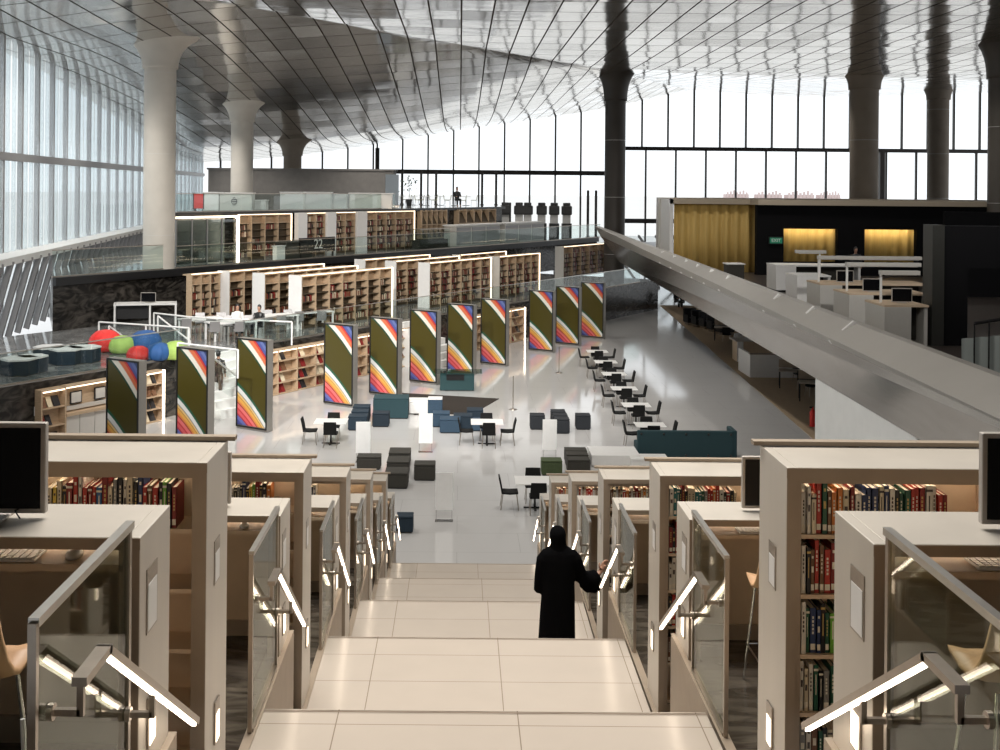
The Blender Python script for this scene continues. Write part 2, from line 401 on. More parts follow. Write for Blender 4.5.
shelf_books('right', 3, 1.72, pick(['red','dark red','white','cream','brown'], 13)); shelf_books('right', 3, 1.08, ['white','red','cream'])
shelf_books('right', 4, 1.72, pick(['dark red','orange','cream','brown'], 9))
L1 = ['dark red','black','bright green','black','red','brown','red','navy blue','black','cream','white','black','grey','cream','dark red','blue','red','dark red','red','white','red','dark red','black','cream','yellow','cream']
shelf_books('left', 0, 1.72, L1, x_off=.08)
shelf_books('left', 1, 1.72, ['orange','black','black','dark red','bright green','yellow','black','navy blue','black','grey','black','white'], x_off=.20)
shelf_books('left', 2, 1.72, ['white','black','white','black','grey','black','white'], x_off=.28)

# ---------------------------------------------------------------- standing desks, backs to the bookcases
DW = ['nearest the viewer', 'second from the viewer', 'third from the viewer', 'fourth from the viewer', 'fifth from the viewer', 'at the foot of the stair']
def make_desk(side, k):
    sg = -1 if side == 'left' else 1; X = XL if side == 'left' else XR
    y0 = 4.83+SP*k; base = 6.0-k; H = 1.07; D = .50; L = 3.1
    t = thing('standing_desk', f'beige standing desk on the {side} of the stair, {DW[k]}', 'desk', (X, y0, base), group=f'standing desks on the {side} of the stair')
    ep = MB().box(0, sg*.06, 0, D, 0, H).build('end_panel', [M_panel], t, bevel=.004)
    MB().box(0, -sg*.004, .10, .27, .62, .90).build('sign_frame', M_steel, ep)
    MB().box(-sg*.004, -sg*.006, .115, .255, .63, .83).build('sign_card', M_white, ep)
    MB().box(-sg*.001, -sg*.010, .12, .24, .12, .34).build('step_light_frame', M_steel, ep)
    MB().box(-sg*.010, -sg*.013, .135, .225, .13, .28).build('step_light', M_ledsoft, ep)
    MB().box(sg*(L-.06), sg*L, 0, D, 0, H).build('end_panel', M_panel, t)
    MB().box(sg*.06, sg*(L-.06), 0, D, H-.05, H).build('desktop', M_panel, t, bevel=.003)
    MB().box(0, sg*L, -.004, 0, H-.052, H-.003).build('desktop_edge', M_panel_edge, t)
    s_ = MB().box(sg*.06, sg*(L-.06), 0.0, D-.06, H-.145, H-.115).build('keyboard_shelf', M_inner, t)
    MB().box(sg*.08, sg*(L-.1), .30, .315, H-.065, H-.052).build('light_strip', M_led, t)
    MB().box(sg*.06, sg*(L-.06), D-.06, D-.03, 0, H-.05).build('back_panel', M_inner, t)
    MB().box(sg*.06, sg*(L-.06), D-.08, D-.055, .0, .12).build('foot_panel', M_panel_edge, t)
    MB().box(sg*.06, sg*.09, 0.0, .03, 0, H-.05).box(sg*.002, sg*.06, -.004, 0, .01, H-.052).build('side_stile', M_panel_edge, t)
for k in range(6):
    for side in ('left', 'right'): make_desk(side, k)

# monitors
def make_monitor(x, y, z, label, w=.60, h=.40, tilt=0., group='monitors on the standing desks'):
    t = thing('computer_monitor', label, 'monitor', (x, y, z), tilt, group)
    m = MB()
    m.box(-w/2, w/2, -.02, .02, .025, .025+h); m.build('monitor_case', M_bezel, t, bevel=.006)
    MB().box(-w/2+.022, w/2-.022, -.0225, -.0195, .047, .025+h-.022).build('screen', M_screen, t)
    MB().box(-.04, .04, .02, .045, .02, .25).build('neck', M_bezel, t)
    b = MB().box(-.13, .13, -.09, .09, 0, .012); b.build('foot', M_bezel, t, bevel=.003)
    MB().tube([(.12,.03,.03), (.17,.02,.075), (.20,.0,.05), (.17,-.03,.04), (.2,-.05,.012)], .004, 6).build('cable', M_black, t)
    return t
make_monitor(-2.12, 5.10, 7.07, 'large black-screened monitor on the left desk nearest the viewer')
make_monitor(2.60, 5.06, 7.07, 'black-screened monitor on the right desk nearest the viewer')
make_monitor(-2.05, 8.9, 6.07, 'monitor edge seen behind the nearest left bookcase, on the second left desk')
make_monitor(2.50, 8.9, 6.07, 'black-screened monitor on the second right desk down the stair')
def make_keyboard(x, y, z, label, side):
    t = thing('keyboard', label, 'keyboard', (x, y, z), 0, 'keyboards in the desk slots')
    MB().box(-.22, .22, -.075, .075, 0, .012).build('keyboard_base', M_white, t, bevel=.004)
    m = MB()
    for r in range(5):
        for c in range(14): m.box(-.212+c*.0303, -.187+c*.0303, -.064+r*.026, -.043+r*.026, .012, .017)
    m.build('keys', M_plate, t)
for k, sg, x in ((0, -1, -2.0), (0, 1, 2.42), (1, 1, 2.35)):
    make_keyboard(x, 4.92+SP*k, 6-k+.956, f"white keyboard in the slot of the {'left' if sg<0 else 'right'} desk {DW[k]}", sg)
for k, x in ((0, -1.64), (1, -1.62)):
    m = MB(); m.lathe([(.0, 0), (.034, 0), (.036, .012), (.028, .026), (.012, .034), (0, .035)], 16, sy=1.6)
    o = m.build('computer_mouse', [M_white], None, (x, 4.93+SP*k, 6-k+.956)); 
    MB().box(-.003, .003, .015, .035, .03, .037).build('scroll_wheel', M_plate, o)
    tag(o, f'white computer mouse in the slot of the left desk {DW[k]}', 'computer mouse', 'mice in the desk slots')

# bar stools
def make_stool(x, y, z, label, rot=0.):
    t = thing('bar_stool', label, 'stool', (x, y, z), rot, 'tan bar stools at the standing desks')
    m = MB(); rings = []
    for i in range(9):                                    # low shell back and seat in one bent sheet
        a = i/8; 
        yy = .19-.38*a if a < .72 else .19-.38*.72-.10*(a-.72)/.28
        zz = .74-.02*math.sin(a*PI) if a < .6 else .735+.27*((a-.6)/.4)**1.6
        w = .19-.03*abs(a-.45)
        ring = [(-w, yy, zz+.02), (-w*.6, yy, zz), (w*.6, yy, zz), (w, yy, zz+.02), (w, yy+.012, zz+.04), (w*.6, yy+.012, zz+.025), (-w*.6, yy+.012, zz+.025), (-w, yy+.012, zz+.04)]
        rings.append(ring)
    m.loft(rings); m.build('seat_shell', M_tan, t)
    for sx in (-1, 1):
        for sy in (-1, 1):
            MB().tube([(sx*.13, sy*.12, .73), (sx*.19, sy*.20, 0)], .009, 8).build('leg', M_chrome, t)
    MB().tube([(-.175,-.18,.27), (.175,-.18,.27), (.175,.18,.27), (-.175,.18,.27), (-.175,-.18,.27)], .008, 6).build('footrest', M_chrome, t)
make_stool(-1.80, 4.25, 6, 'tan leather bar stool at the left desk nearest the viewer')
make_stool(2.10, 4.30, 6, 'tan leather bar stool behind the glass at the nearest right desk')
make_stool(2.28, 8.15, 5, 'tan bar stool at the second right desk down the stair')

# ---------------------------------------------------------------- glass balustrades with lit handrails
GW = ['nearest the viewer', 'second down the stair', 'third down the stair', 'fourth down the stair', 'fifth down the stair', 'at the bottom of the stair']
def make_balustrade(side, k):
    sg = -1 if side == 'left' else 1; X = XL if side == 'left' else XR
    z = 6.0-k; y0 = 3.63+SP*k; H = 1.17; G = 1.0
    t = thing('glass_balustrade', f'glass balustrade on the {side} of the stair, {GW[k]}', 'balustrade', (X, y0, z), group=f'glass balustrades on the {side} of the stair')
    MB().box(-.006, .006, .0, G, .02, H-.02).build('glass_panel', M_glassg, t)
    MB().bar((0,-.01,H), (0,G+.05,H), .035, .03).build('top_cap', M_silver, t)
    MB().box(-.014, .014, -.025, .0, -.6, H).build('end_post', M_steel, t)
    MB().box(-.014, .014, G, G+.03, -.6, H).build('end_post', M_steel, t)
    MB().box(-.02, .02, 0, G, -.02, .03).build('base_channel', M_steel, t)
    return t
def make_handrail(side, k):
    sg = -1 if side == 'left' else 1; X = XL if side == 'left' else XR
    z = 6.0-k; y0 = 3.63+SP*k; h = X-sg*.115
    t = thing('handrail', f'lit steel handrail on the {side} of the stair, {GW[k]}', 'handrail', (h, y0, z), group=f'lit handrails on the {side} of the stair')
    A = (0, .08, .945); B = (0, .34, .945); E = (0, 1.72, .06)
    MB().bar(A, (0, .355, .945), .05, .03).build('level_rail', M_steel, t)
    MB().bar((0, .33, .952), E, .05, .03).build('sloping_rail', M_steel, t)
    dn = Vector((0, -.53, -.848))*.019
    d = Vector(E)-Vector(B); P0 = Vector(B)+d*.02+dn; P1 = Vector(B)+d*.985+dn
    pm = Vector(B)+d*.62+dn
    # the strip light sits under the rail, turned a little towards the stair
    off = Vector((-sg*.006, 0, 0))
    MB().bar(P0+off, pm-d*.006+off, .020, .012).build('light_strip', M_led, t)
    MB().bar(pm+d*.006+off, P1+off, .020, .012).build('light_strip', M_led, t)
    def bracket(yb, zt, zb, y_post):
        m = MB().bar((0, yb, zt), (0, yb, zb-.012), .022, .022).bar((0, yb, zb), (sg*.10, yb, zb), .022, .022)
        m.lathe([(.028, 0), (.028, .02)], 16); n = len(m.v)
        # disc against the glass
        for i in range(n-64, n):
            v = m.v[i]; m.v[i] = (sg*(.086+v[2]), yb+v[0], zb+v[1])
        return m
    bracket(.10, .94, .84, 0).build('bracket', M_steel, t)
    bracket(.98, .52, .43, 0).build('bracket', M_steel, t)
    return t
for k in range(6):
    for side in ('left', 'right'):
        make_balustrade(side, k); make_handrail(side, k)
# small bag-like printed pouch hanging behind the near glass on the left and cables
m = MB(); m.tube([(0,0,0), (.01,0,-.2), (.03,-.01,-.5), (.10,-.02,-.9)], .008, 6)
o = m.build('power_cable', M_white, None, (-1.40, 3.72, 6.82)); tag(o, 'white cable hanging behind the nearest left glass balustrade', 'cable')

# ================================================================ the woman going down the stair
def ring(cx, cy, z, rx, ry, n=28, rot=0., p=2.0, dz=0.):
    out = []
    for k in range(n):
        t = 2*PI*k/n; c, s = math.cos(t), math.sin(t)
        x = rx*math.copysign(abs(c)**(2/p), c); y = ry*math.copysign(abs(s)**(2/p), s)
        out.append(Vector((cx+x*math.cos(rot)-y*math.sin(rot), cy+x*math.sin(rot)+y*math.cos(rot), z+dz*c)))
    return out
def tube_rings(pts, rads, n=20, flat=1.0, side=(0,1,0)):
    pts = [Vector(p) for p in pts]; R = []
    for i, p in enumerate(pts):
        d = (pts[min(i+1, len(pts)-1)]-pts[max(i-1, 0)]).normalized()
        a = d.cross(Vector(side)).normalized(); b = a.cross(d).normalized()
        R.append([p+a*math.cos(2*PI*k/n)*rads[i]+b*math.sin(2*PI*k/n)*rads[i]*flat for k in range(n)])
    return R
W = thing('person', 'person in long black robe and headscarf walking down the stair, reaching for the handrail', 'person', (1.20, 13.35, 3.0))
m = MB()
m.loft([ring(-.03,.02,.03,.215,.17), ring(-.03,.02,.06,.222,.175), ring(-.03,.01,.35,.215,.165), ring(-.025,.01,.62,.205,.155), ring(-.02,0,.85,.195,.15),
        ring(-.02,0,1.00,.19,.145), ring(-.02,0,1.12,.20,.145), ring(-.02,0,1.25,.215,.14), ring(-.02,0,1.33,.205,.125), ring(-.02,.0,1.385,.135,.10), ring(-.02,.01,1.42,.07,.075)])
# left arm hangs, sleeve loose
m.loft(tube_rings([(-.14,0,1.33),(-.195,.0,1.25),(-.215,.01,1.10),(-.225,.02,.98),(-.225,.05,.87)], [.07,.082,.078,.075,.075], flat=1.0))
# right arm reaching out to the rail, wide sleeve drooping
m.loft(tube_rings([(.11,0,1.33),(.17,.0,1.25),(.205,.01,1.14),(.25,.04,1.04),(.32,.07,1.0),(.41,.09,.99),(.465,.11,1.02)], [.07,.085,.082,.085,.10,.115,.09], flat=.75))
m.loft(tube_rings([(.27,.03,.98),(.34,.06,.93),(.42,.09,.91),(.50,.11,.94)], [.07,.09,.085,.05], flat=.6))
rb = m.build('robe', M_abaya, W)
md = rb.modifiers.new('join', 'REMESH'); md.mode = 'VOXEL'; md.voxel_size = .013; md.use_smooth_shade = True
md = rb.modifiers.new('smooth', 'SMOOTH'); md.iterations = 6; md.factor = .5
m = MB()
m.loft([ring(-.02,.01,1.30,.165,.115), ring(-.02,.0,1.36,.125,.11), ring(-.02,.0,1.41,.095,.10), ring(-.025,.0,1.46,.09,.105), ring(-.03,.0,1.52,.097,.118),
        ring(-.03,0,1.57,.094,.115), ring(-.03,0,1.61,.072,.09), ring(-.03,0,1.635,.035,.045), ring(-.03,0,1.642,.005,.005)])
hs = m.build('headscarf', M_abaya, W)
md = hs.modifiers.new('smooth', 'SUBSURF'); md.levels = 1; md.render_levels = 2
# body in skin: face (turned away), neck, feet, reaching hand
m = MB()
m.loft([ring(-.03,.03,1.33,.05,.05,16), ring(-.03,.03,1.42,.052,.055,16), ring(-.03,.045,1.45,.06,.08,16), ring(-.03,.05,1.52,.072,.085,16), ring(-.03,.04,1.58,.065,.08,16), ring(-.03,.03,1.61,.03,.04,16)])
m.loft([[p for p in ring(-.03,.135,z,w,.012,8)] for z, w in ((1.475,.008),(1.49,.016),(1.51,.010),(1.535,.007))])          # nose
m.loft(tube_rings([(-.05,.125,1.455),(-.03,.132,1.455),(-.01,.125,1.455)], [.006,.010,.006], 8))                      # mouth
for e in (-1, 1): m.lathe([(.0,-.01),(.009,-.005),(.011,0),(.009,.005),(0,.01)], 10, (-.03+e*.03, .126), cap=False); 
n = len(m.v)
for i in range(n-100, n): v = m.v[i]; m.v[i] = (v[0], v[1], v[2]+1.525)
m.loft(tube_rings([(.42,.09,1.02),(.47,.115,1.055),(.495,.125,1.08)], [.032,.026,.024], 12))                            # wrist
m.loft(tube_rings([(.485,.12,1.07),(.505,.13,1.105),(.525,.14,1.145)], [.024,.036,.036], 12, .55))                       # palm
for q, (dx, dy, ln) in enumerate(((-.024,-.012,.066), (-.008,-.004,.074), (.009,.004,.070), (.024,.012,.055))):
    b0 = Vector((.525+dx, .14+dy, 1.14)); 
    m.loft(tube_rings([b0, b0+Vector((.010,.006,ln*.5)), b0+Vector((.032,.014,ln*.75)), b0+Vector((.05,.02,ln*.62))], [.010,.0095,.009,.007], 8))
m.loft(tube_rings([(.495,.115,1.10),(.47,.10,1.13),(.465,.10,1.16),(.475,.11,1.182)], [.012,.011,.010,.007], 8))        # thumb
for fx, fy in ((-.11,.02), (.06,.10)):
    m.loft([ring(fx,fy,.03,.035,.05,12), ring(fx,fy-.01,.12,.04,.05,12), ring(fx,fy-.02,.3,.045,.05,12), ring(fx+.02,fy-.03,.9,.06,.06,12), ring(-.02,0,1.3,.05,.05,12)])
    m.loft([ring(fx,fy+.03,.004,.042,.11,12), ring(fx,fy+.03,.03,.042,.108,12), ring(fx,fy+.01,.065,.035,.07,12), ring(fx,fy-.0,.08,.03,.04,12)])
bd = m.build('body', M_skin, W)
md = bd.modifiers.new('join', 'REMESH'); md.mode = 'VOXEL'; md.voxel_size = .006; md.use_smooth_shade = True
# ================================================================ the hall: floor, ceiling, facades, columns
struct(MB().box(-40, 80, 25.67, 131, -.3, 0).build('floor', M_floor))
struct(MB().box(-40, 80, -8, 25.67, -.3, 0).build('floor_under_tiers', M_marblefl))
struct(MB().box(-500, 500, 131.5, 1500, -.6, -.3).build('ground_outside', mat('pale_sand_ground', (.75,.73,.70), .9, 0, .04, .05)))

def tps(pts):
    P = np.array(pts, float); n = len(P); X = P[:, :2]/50; z = P[:, 2]
    d = np.linalg.norm(X[:, None]-X[None], axis=2); K = np.where(d > 0, d*d*np.log(d+1e-12), 0)
    A = np.zeros((n+3, n+3)); A[:n, :n] = K+np.eye(n)*1e-3; Q = np.c_[np.ones(n), X]; A[:n, n:] = Q; A[n:, :n] = Q.T
    w = np.linalg.solve(A, np.r_[z, 0, 0, 0])
    def f(x, y):
        p = np.array([x, y])/50; r = np.linalg.norm(X-p, axis=1); k = np.where(r > 0, r*r*np.log(r+1e-12), 0)
        return float(k @ w[:n]+w[n]+p @ w[n+1:])
    return f
FOLD = [(-24,28,16.3), (-10.5,48.5,16.4), (-.5,62.3,16.4), (9.5,76,16.5), (14,90.8,17.35), (20,110.5,18.6), (26,130,19.85)]
Lf = tps(FOLD+[(-17.1,24,15.2), (-20,50,14.9), (-24.4,89,12.9), (-29,130,11.2), (-14.9,57,15.6), (-14.8,78,14.1), (-14,96,12.3), (-18.3,130,12.1), (0,130,15.1), (16.3,130,17.7), (-34,50,14.3), (-38,130,11)])
Rf = tps(FOLD+[(27.6,77,16.3), (28.7,61,16.35), (75,60,16.4), (75,130,20.0), (38.5,130,19.2), (61,130,19.9), (30,45,16.3), (75,24,16.3), (5,24,16.3), (-18,22,16.3), (50,100,17.6), (35,100,17.6)])
def xfold(y):
    for a, b in zip(FOLD, FOLD[1:]):
        if y <= b[1]: return a[0]+(y-a[1])/(b[1]-a[1])*(b[0]-a[0])
    return 26
def ceil_z(x, y):
    if y < 26: return 16.3
    return Lf(x, y) if x < xfold(y) else Rf(x, y)
def wall_x(y): return -20-(y-50)*.1125
m = MB(); vs = []; ys = [24+i*1.06 for i in range(101)]; 
NL, NR = 36, 44
for y in ys:
    xf_ = xfold(y); xl = min(wall_x(y)-1.0, xf_-.5)
    row = [xl+(xf_-xl)*i/NL for i in range(NL)]+[xf_+(76-xf_)*(i/NR)**1.3 for i in range(NR+1)]
    for i, x in enumerate(row): vs.append((x, y, Lf(x, y) if i < NL else Rf(x, y)))
n = NL+NR+1; fs = []
for j in range(len(ys)-1):
    for i in range(n-1): fs.append((j*n+i, j*n+n+i, j*n+n+i+1, j*n+i+1))
m.add(vs, fs, 0, True)
ce = struct(m.build('ceiling', M_ceil))
for p in ce.data.polygons: pass
# keep the fold crisp
me = ce.data; bmx = bmesh.new(); bmx.from_mesh(me)
bmx.verts.ensure_lookup_table()
for e in bmx.edges:
    a, b = e.verts; ia, ib = a.index % n, b.index % n
    if ia == NL and ib == NL: e.smooth = False
bmx.to_mesh(me); bmx.free()

struct(MB().box(-60, 76, -14, 24.2, 16.3, 16.5).build('ceiling', M_ceil))  # unseen stretch carried back over the viewer to dim the near tiers
struct(MB().box(-60, 76, -14.5, -14, -.3, 16.5).build('wall_rear_blocker', mat('dim_rear_blocker', (.16,.14,.12), .8)))  # unseen wall added to cut the light from behind the viewer
# left facade: corrugated glass between grey fins
def wallpt(y, dx=0.): return wall_x(y)+dx
fw = thing('window_1', None, None, (0,0,0)); fw['kind'] = 'structure'
ysm = [-10+3.0*i for i in range(47)]
for i, y in enumerate(ysm):
    x = wall_x(y); zt = ceil_z(x, y)+.3
    MB().box(x-.05, x+.17, y-.09, y+.09, 2.0, zt).build('mullion', M_greyframe, fw)
for y0, y1 in zip(ysm, ysm[1:]):
    m = MB(); N_ = 12; vs = []
    for i in range(N_+1):
        y = y0+(y1-y0)*i/N_; x = wall_x(y)+(.28 if i % 4 in (1, 2) else 0)
        vs += [(x, y, 5.4), (x, y, ceil_z(wall_x(y), y)+.2)]
    m.add(vs, [(2*i, 2*i+2, 2*i+3, 2*i+1) for i in range(N_)]); m.build('pane', M_corr, fw)
    a, b = Vector((wall_x(y0)+.1, y0, 0)), Vector((wall_x(y1)+.1, y1, 0))
    MB().add([(a.x,a.y,1.9),(b.x,b.y,1.9),(b.x+1.2,b.y,5.4),(a.x+1.2,a.y,5.4)], [(0,1,2,3)]).build('pane', M_corr, fw)
    MB().bar((wall_x(y0)+.25, y0, 9.75), (wall_x(y1)+.25, y1, 9.75), .22, .35).build('transom', M_greyframe, fw)
    MB().bar((wall_x(y0)+.6, y0, 5.4), (wall_x(y1)+.6, y1, 5.4), 1.6, .3).build('sill', M_whitepaint, fw)
for y in [26+1.5*i for i in range(48)]:
    x = wall_x(y)
    MB().bar((x+.4, y, 1.9), (x+1.35, y, 5.4), .12, .25).build('lower_fin', M_greyframe, fw)

# far facade: two bands of tall panes
def far_window(name, x0, x1, zs, dx, bottom, zt_f):
    w = thing(name, None, None, (0,0,0)); w['kind'] = 'structure'
    xs = []; x = x0
    while x < x1+.01: xs.append(x); x += dx
    for x in xs:
        MB().box(x-.09, x+.09, 130.0, 130.35, bottom, zt_f(x)).build('mullion', M_darkframe, w)
    for a, b in zip(xs, xs[1:]):
        MB().add([(a,130.2,bottom),(b,130.2,bottom),(b,130.2,zt_f(b)),(a,130.2,zt_f(a))], [(0,1,2,3)]).build('pane', M_glassw, w)
    for z, h in zs: MB().box(xs[0], xs[-1], 129.9, 130.4, z-h/2, z+h/2).build('transom', M_darkframe, w)
    return w
far_window('window_2', -30, -9, [], 2.88, 0, lambda x: ceil_z(x, 130)+.3)
far_window('window_3', -9.4, 16.6, [(10.35, .5)], 2.88, 0, lambda x: ceil_z(x, 130)+.3)
far_window('window_4', 17.6, 76, [(13.2, .42)], 2.94, 13.2, lambda x: ceil_z(x, 130)+.3)
far_window('window_5', 17.6, 76, [(5.0, .5)], 3.4, 0, lambda x: 13.3)
MB_ = MB().box(-9.6, -9.15, 129.9, 130.4, 7, 13); struct(MB_.build('trim_1', M_darkframe))
struct(MB().box(47.3, 47.8, 129.5, 130.2, 0, 13.2).build('trim_2', M_darkframe))

# columns with trumpet heads
def column(x, y, d, z0, zn, label, material, flare=1.0):
    zc = ceil_z(x, y); r = d/2
    t = thing('column', label, 'column', (x, y, z0), 0, 'round columns with flared heads')
    MB().lathe([(r, 0), (r, zn-z0)], 40).build('shaft', material, t)
    prof = [(r*1.0, zn-z0)]; H = zc-zn+.35; prof.append((r*1.12, zn-z0))
    for i in range(1, 13):
        a = i/12; prof.append((r*1.12+(flare)*(1-math.sqrt(max(0, 1-a**2.2))), zn-z0+H*(a if a < 1 else 1)))
    MB().lathe(prof, 40, cap=False).build('flared_head', material, t)
    if z0 < 6: MB().lathe([(r+.012, 0), (r+.012, .12)], 40, cap=False).build('base_ring', M_steel, t)
    j = MB()
    for q in range(1, int((zn-z0)/4)+1): j.lathe([(r+.004, q*4-.012), (r+.004, q*4+.012)], 40, cap=False)
    j.build('joint_line', M_plate, t)
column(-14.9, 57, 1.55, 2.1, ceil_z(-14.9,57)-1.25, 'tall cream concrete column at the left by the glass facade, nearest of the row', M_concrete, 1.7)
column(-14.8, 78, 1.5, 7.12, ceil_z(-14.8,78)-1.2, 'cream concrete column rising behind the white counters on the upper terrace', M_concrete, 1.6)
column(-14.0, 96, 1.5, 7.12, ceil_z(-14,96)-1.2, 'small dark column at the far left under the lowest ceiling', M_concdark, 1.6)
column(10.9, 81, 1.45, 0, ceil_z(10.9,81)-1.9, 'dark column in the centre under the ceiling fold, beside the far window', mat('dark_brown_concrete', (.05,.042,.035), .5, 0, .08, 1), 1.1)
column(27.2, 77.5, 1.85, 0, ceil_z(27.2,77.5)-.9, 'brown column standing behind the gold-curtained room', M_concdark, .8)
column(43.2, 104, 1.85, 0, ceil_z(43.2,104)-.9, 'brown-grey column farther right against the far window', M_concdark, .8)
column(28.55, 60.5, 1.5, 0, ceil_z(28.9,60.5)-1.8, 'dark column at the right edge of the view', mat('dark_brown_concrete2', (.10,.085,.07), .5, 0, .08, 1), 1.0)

# distant pale buildings seen through the right window
for i, (px, w) in enumerate(((736, 22), (768, 24), (799, 26), (828, 20))):
    p = atd(px, 188, 1200); m = MB(); W_ = w*1200/1150
    m.box(-W_/2, W_/2, -8, 8, 0, 5); 
    for q in range(7): m.box(-W_/2+q*W_/7, -W_/2+(q+.6)*W_/7, -8.5, -7.5, 1, 7+(q % 3))
    o = m.build('distant_building', mat('hazy_pink_building', (.62,.50,.48), .9), None, (p.x, 1200, -.3))
    tag(o, f"pale low building on the horizon through the right window, {['leftmost','second from the left','third from the left','rightmost'][i]}", 'building', 'distant buildings on the horizon')

# ================================================================ terraces
def slab(name, s0, s1, t0, t1, z0, z1, m1, m2=None):
    m = MB().box(s0, s1, t0, t1, z0, z1-.0, 0)
    if m2:                                              # top skin in another stone
        m.m[-5] = 1
    o = m.build(name, [m1, m2 or m1], None, (O.x, O.y, 0), UANG); return struct(o)
SE1 = 26.9; SE2 = 38.5; SE3 = s_at(502, 210, 13)
slab('floor_terrace', -34, SE1, 0, 10.4, -.02, 2.1, M_marble, M_marblegrey)
S2L = s_at(52, 300, 10.35); S3L = s_at(172, 240, 13)
def polyslab(P, z0, z1):
    m = MB(); n = len(P); m.prism([Vector((p[0], p[1], z0)) for p in P], (0, 0, z1-z0)); m.m[1] = 1
    return struct(m.build('floor_terrace', [M_marble, M_marblegrey]))
q = lambda s, t: tuple(st(s, t))[:2]
polyslab([q(S2L,10.3), q(SE2,10.3), q(SE2,13.1), q(S3L,13.1), (-26,104), (-21.3,59.6)], 2.1, 4.45)
B3 = q(SE3, 13); B2 = q(SE2, 13)
polyslab([q(S3L,13), B3, (B3[0],130), (-28.6,129.8), (-26,104)], 4.45, 7.12)
polyslab([B3, B2, (B2[0],130), (B3[0],130)], 3.9, 4.45)
slab('trim_edge', S3L, SE3, 12.7, 13.02, 6.95, 7.13, M_black)
slab('trim_edge', S2L, SE2, 10.1, 10.32, 4.1, 4.46, M_black)

def glassrun(s0, s1, t, z, h, label, cap=M_silver, step=1.5, gm=None):
    th = thing('glass_balustrade', label, 'balustrade', st(s0, t, z), UANG)
    L = s1-s0; n = max(1, round(L/step)); w = L/n
    for i in range(n):
        MB().box(i*w+.015, (i+1)*w-.015, -.008, .008, .0, h-.02).build('glass_panel', gm or M_glasst, th)
    MB().bar((0,0,h), (L,0,h), .045, .035).build('top_cap', cap, th)
    MB().box(0, L, -.03, .03, -.02, .06).build('base_channel', M_steel, th)
glassrun(s_at(-12,390,.15), s_at(178,358,.15), .15, 2.1, 1.05, 'clear glass balustrade along the lower terrace edge above the screens', step=2)
glassrun(s_at(243,350,.15), s_at(640,280,.15), .15, 2.1, 1.05, 'clear glass balustrade along the lower terrace edge behind the striped panels', step=2.5)
glassrun(s_at(52,280,10.4), s_at(163,272,10.4), 10.4, 4.45, 1.2, 'tall glass balustrade above the black marble wall at the left', M_steel, 2.4)
glassrun(s_at(176,270,10.4), s_at(600,236,10.4), 10.4, 4.45, 1.1, 'long glass balustrade along the middle terrace', M_steel, 2.4)
glassrun(s_at(176,212,13.1), s_at(395,207,13.1), 13.1, 7.12, 1.0, 'glass balustrade along the top terrace before the white counters', M_steel, 2.4)
# white-railed glass around the stair wells of the lower terrace
def railing(pts, label, post_idx=(0, -1), h=.95, glass_on=True):
    P = [at(px, py, z) for px, py, z in pts]; b = P[0].copy(); b.z = 2.1
    th = thing('stair_railing', label, 'railing', b)
    Q = [p-b for p in P]
    MB().tube(Q, .035, 8).build('handrail', M_white, th)
    for q in Q: MB().box(q.x-.03, q.x+.03, q.y-.03, q.y+.03, max(q.z-h, -1.6), q.z).build('post', M_white, th)
    if glass_on:
        for a, c in zip(Q, Q[1:]):
            MB().add([a-Vector((0,0,h)), c-Vector((0,0,h)), c, a], [(0,1,2,3)]).build('glass_panel', M_glasst, th)
railing([(99,322,3.0),(146,325,3.0),(189,328,3.0)], 'white railing in front of the reception desk on the lower terrace')
railing([(109,326,3.0),(132,343,2.2)], 'short sloping white handrail going down behind the red beanbag')
railing([(154,313,3.0),(190,317,3.0),(292,322,3.0)], 'long white railing in front of the study tables')
railing([(158,316,3.0),(190,341,2.2)], 'sloping white handrail between desk and study tables')
railing([(178,343,3.05),(238,350,3.05)], 'white-capped railing beside the steps at the striped panels')
railing([(212,357,2.6),(238,377,1.2)], 'sloping white handrail over the white steps')

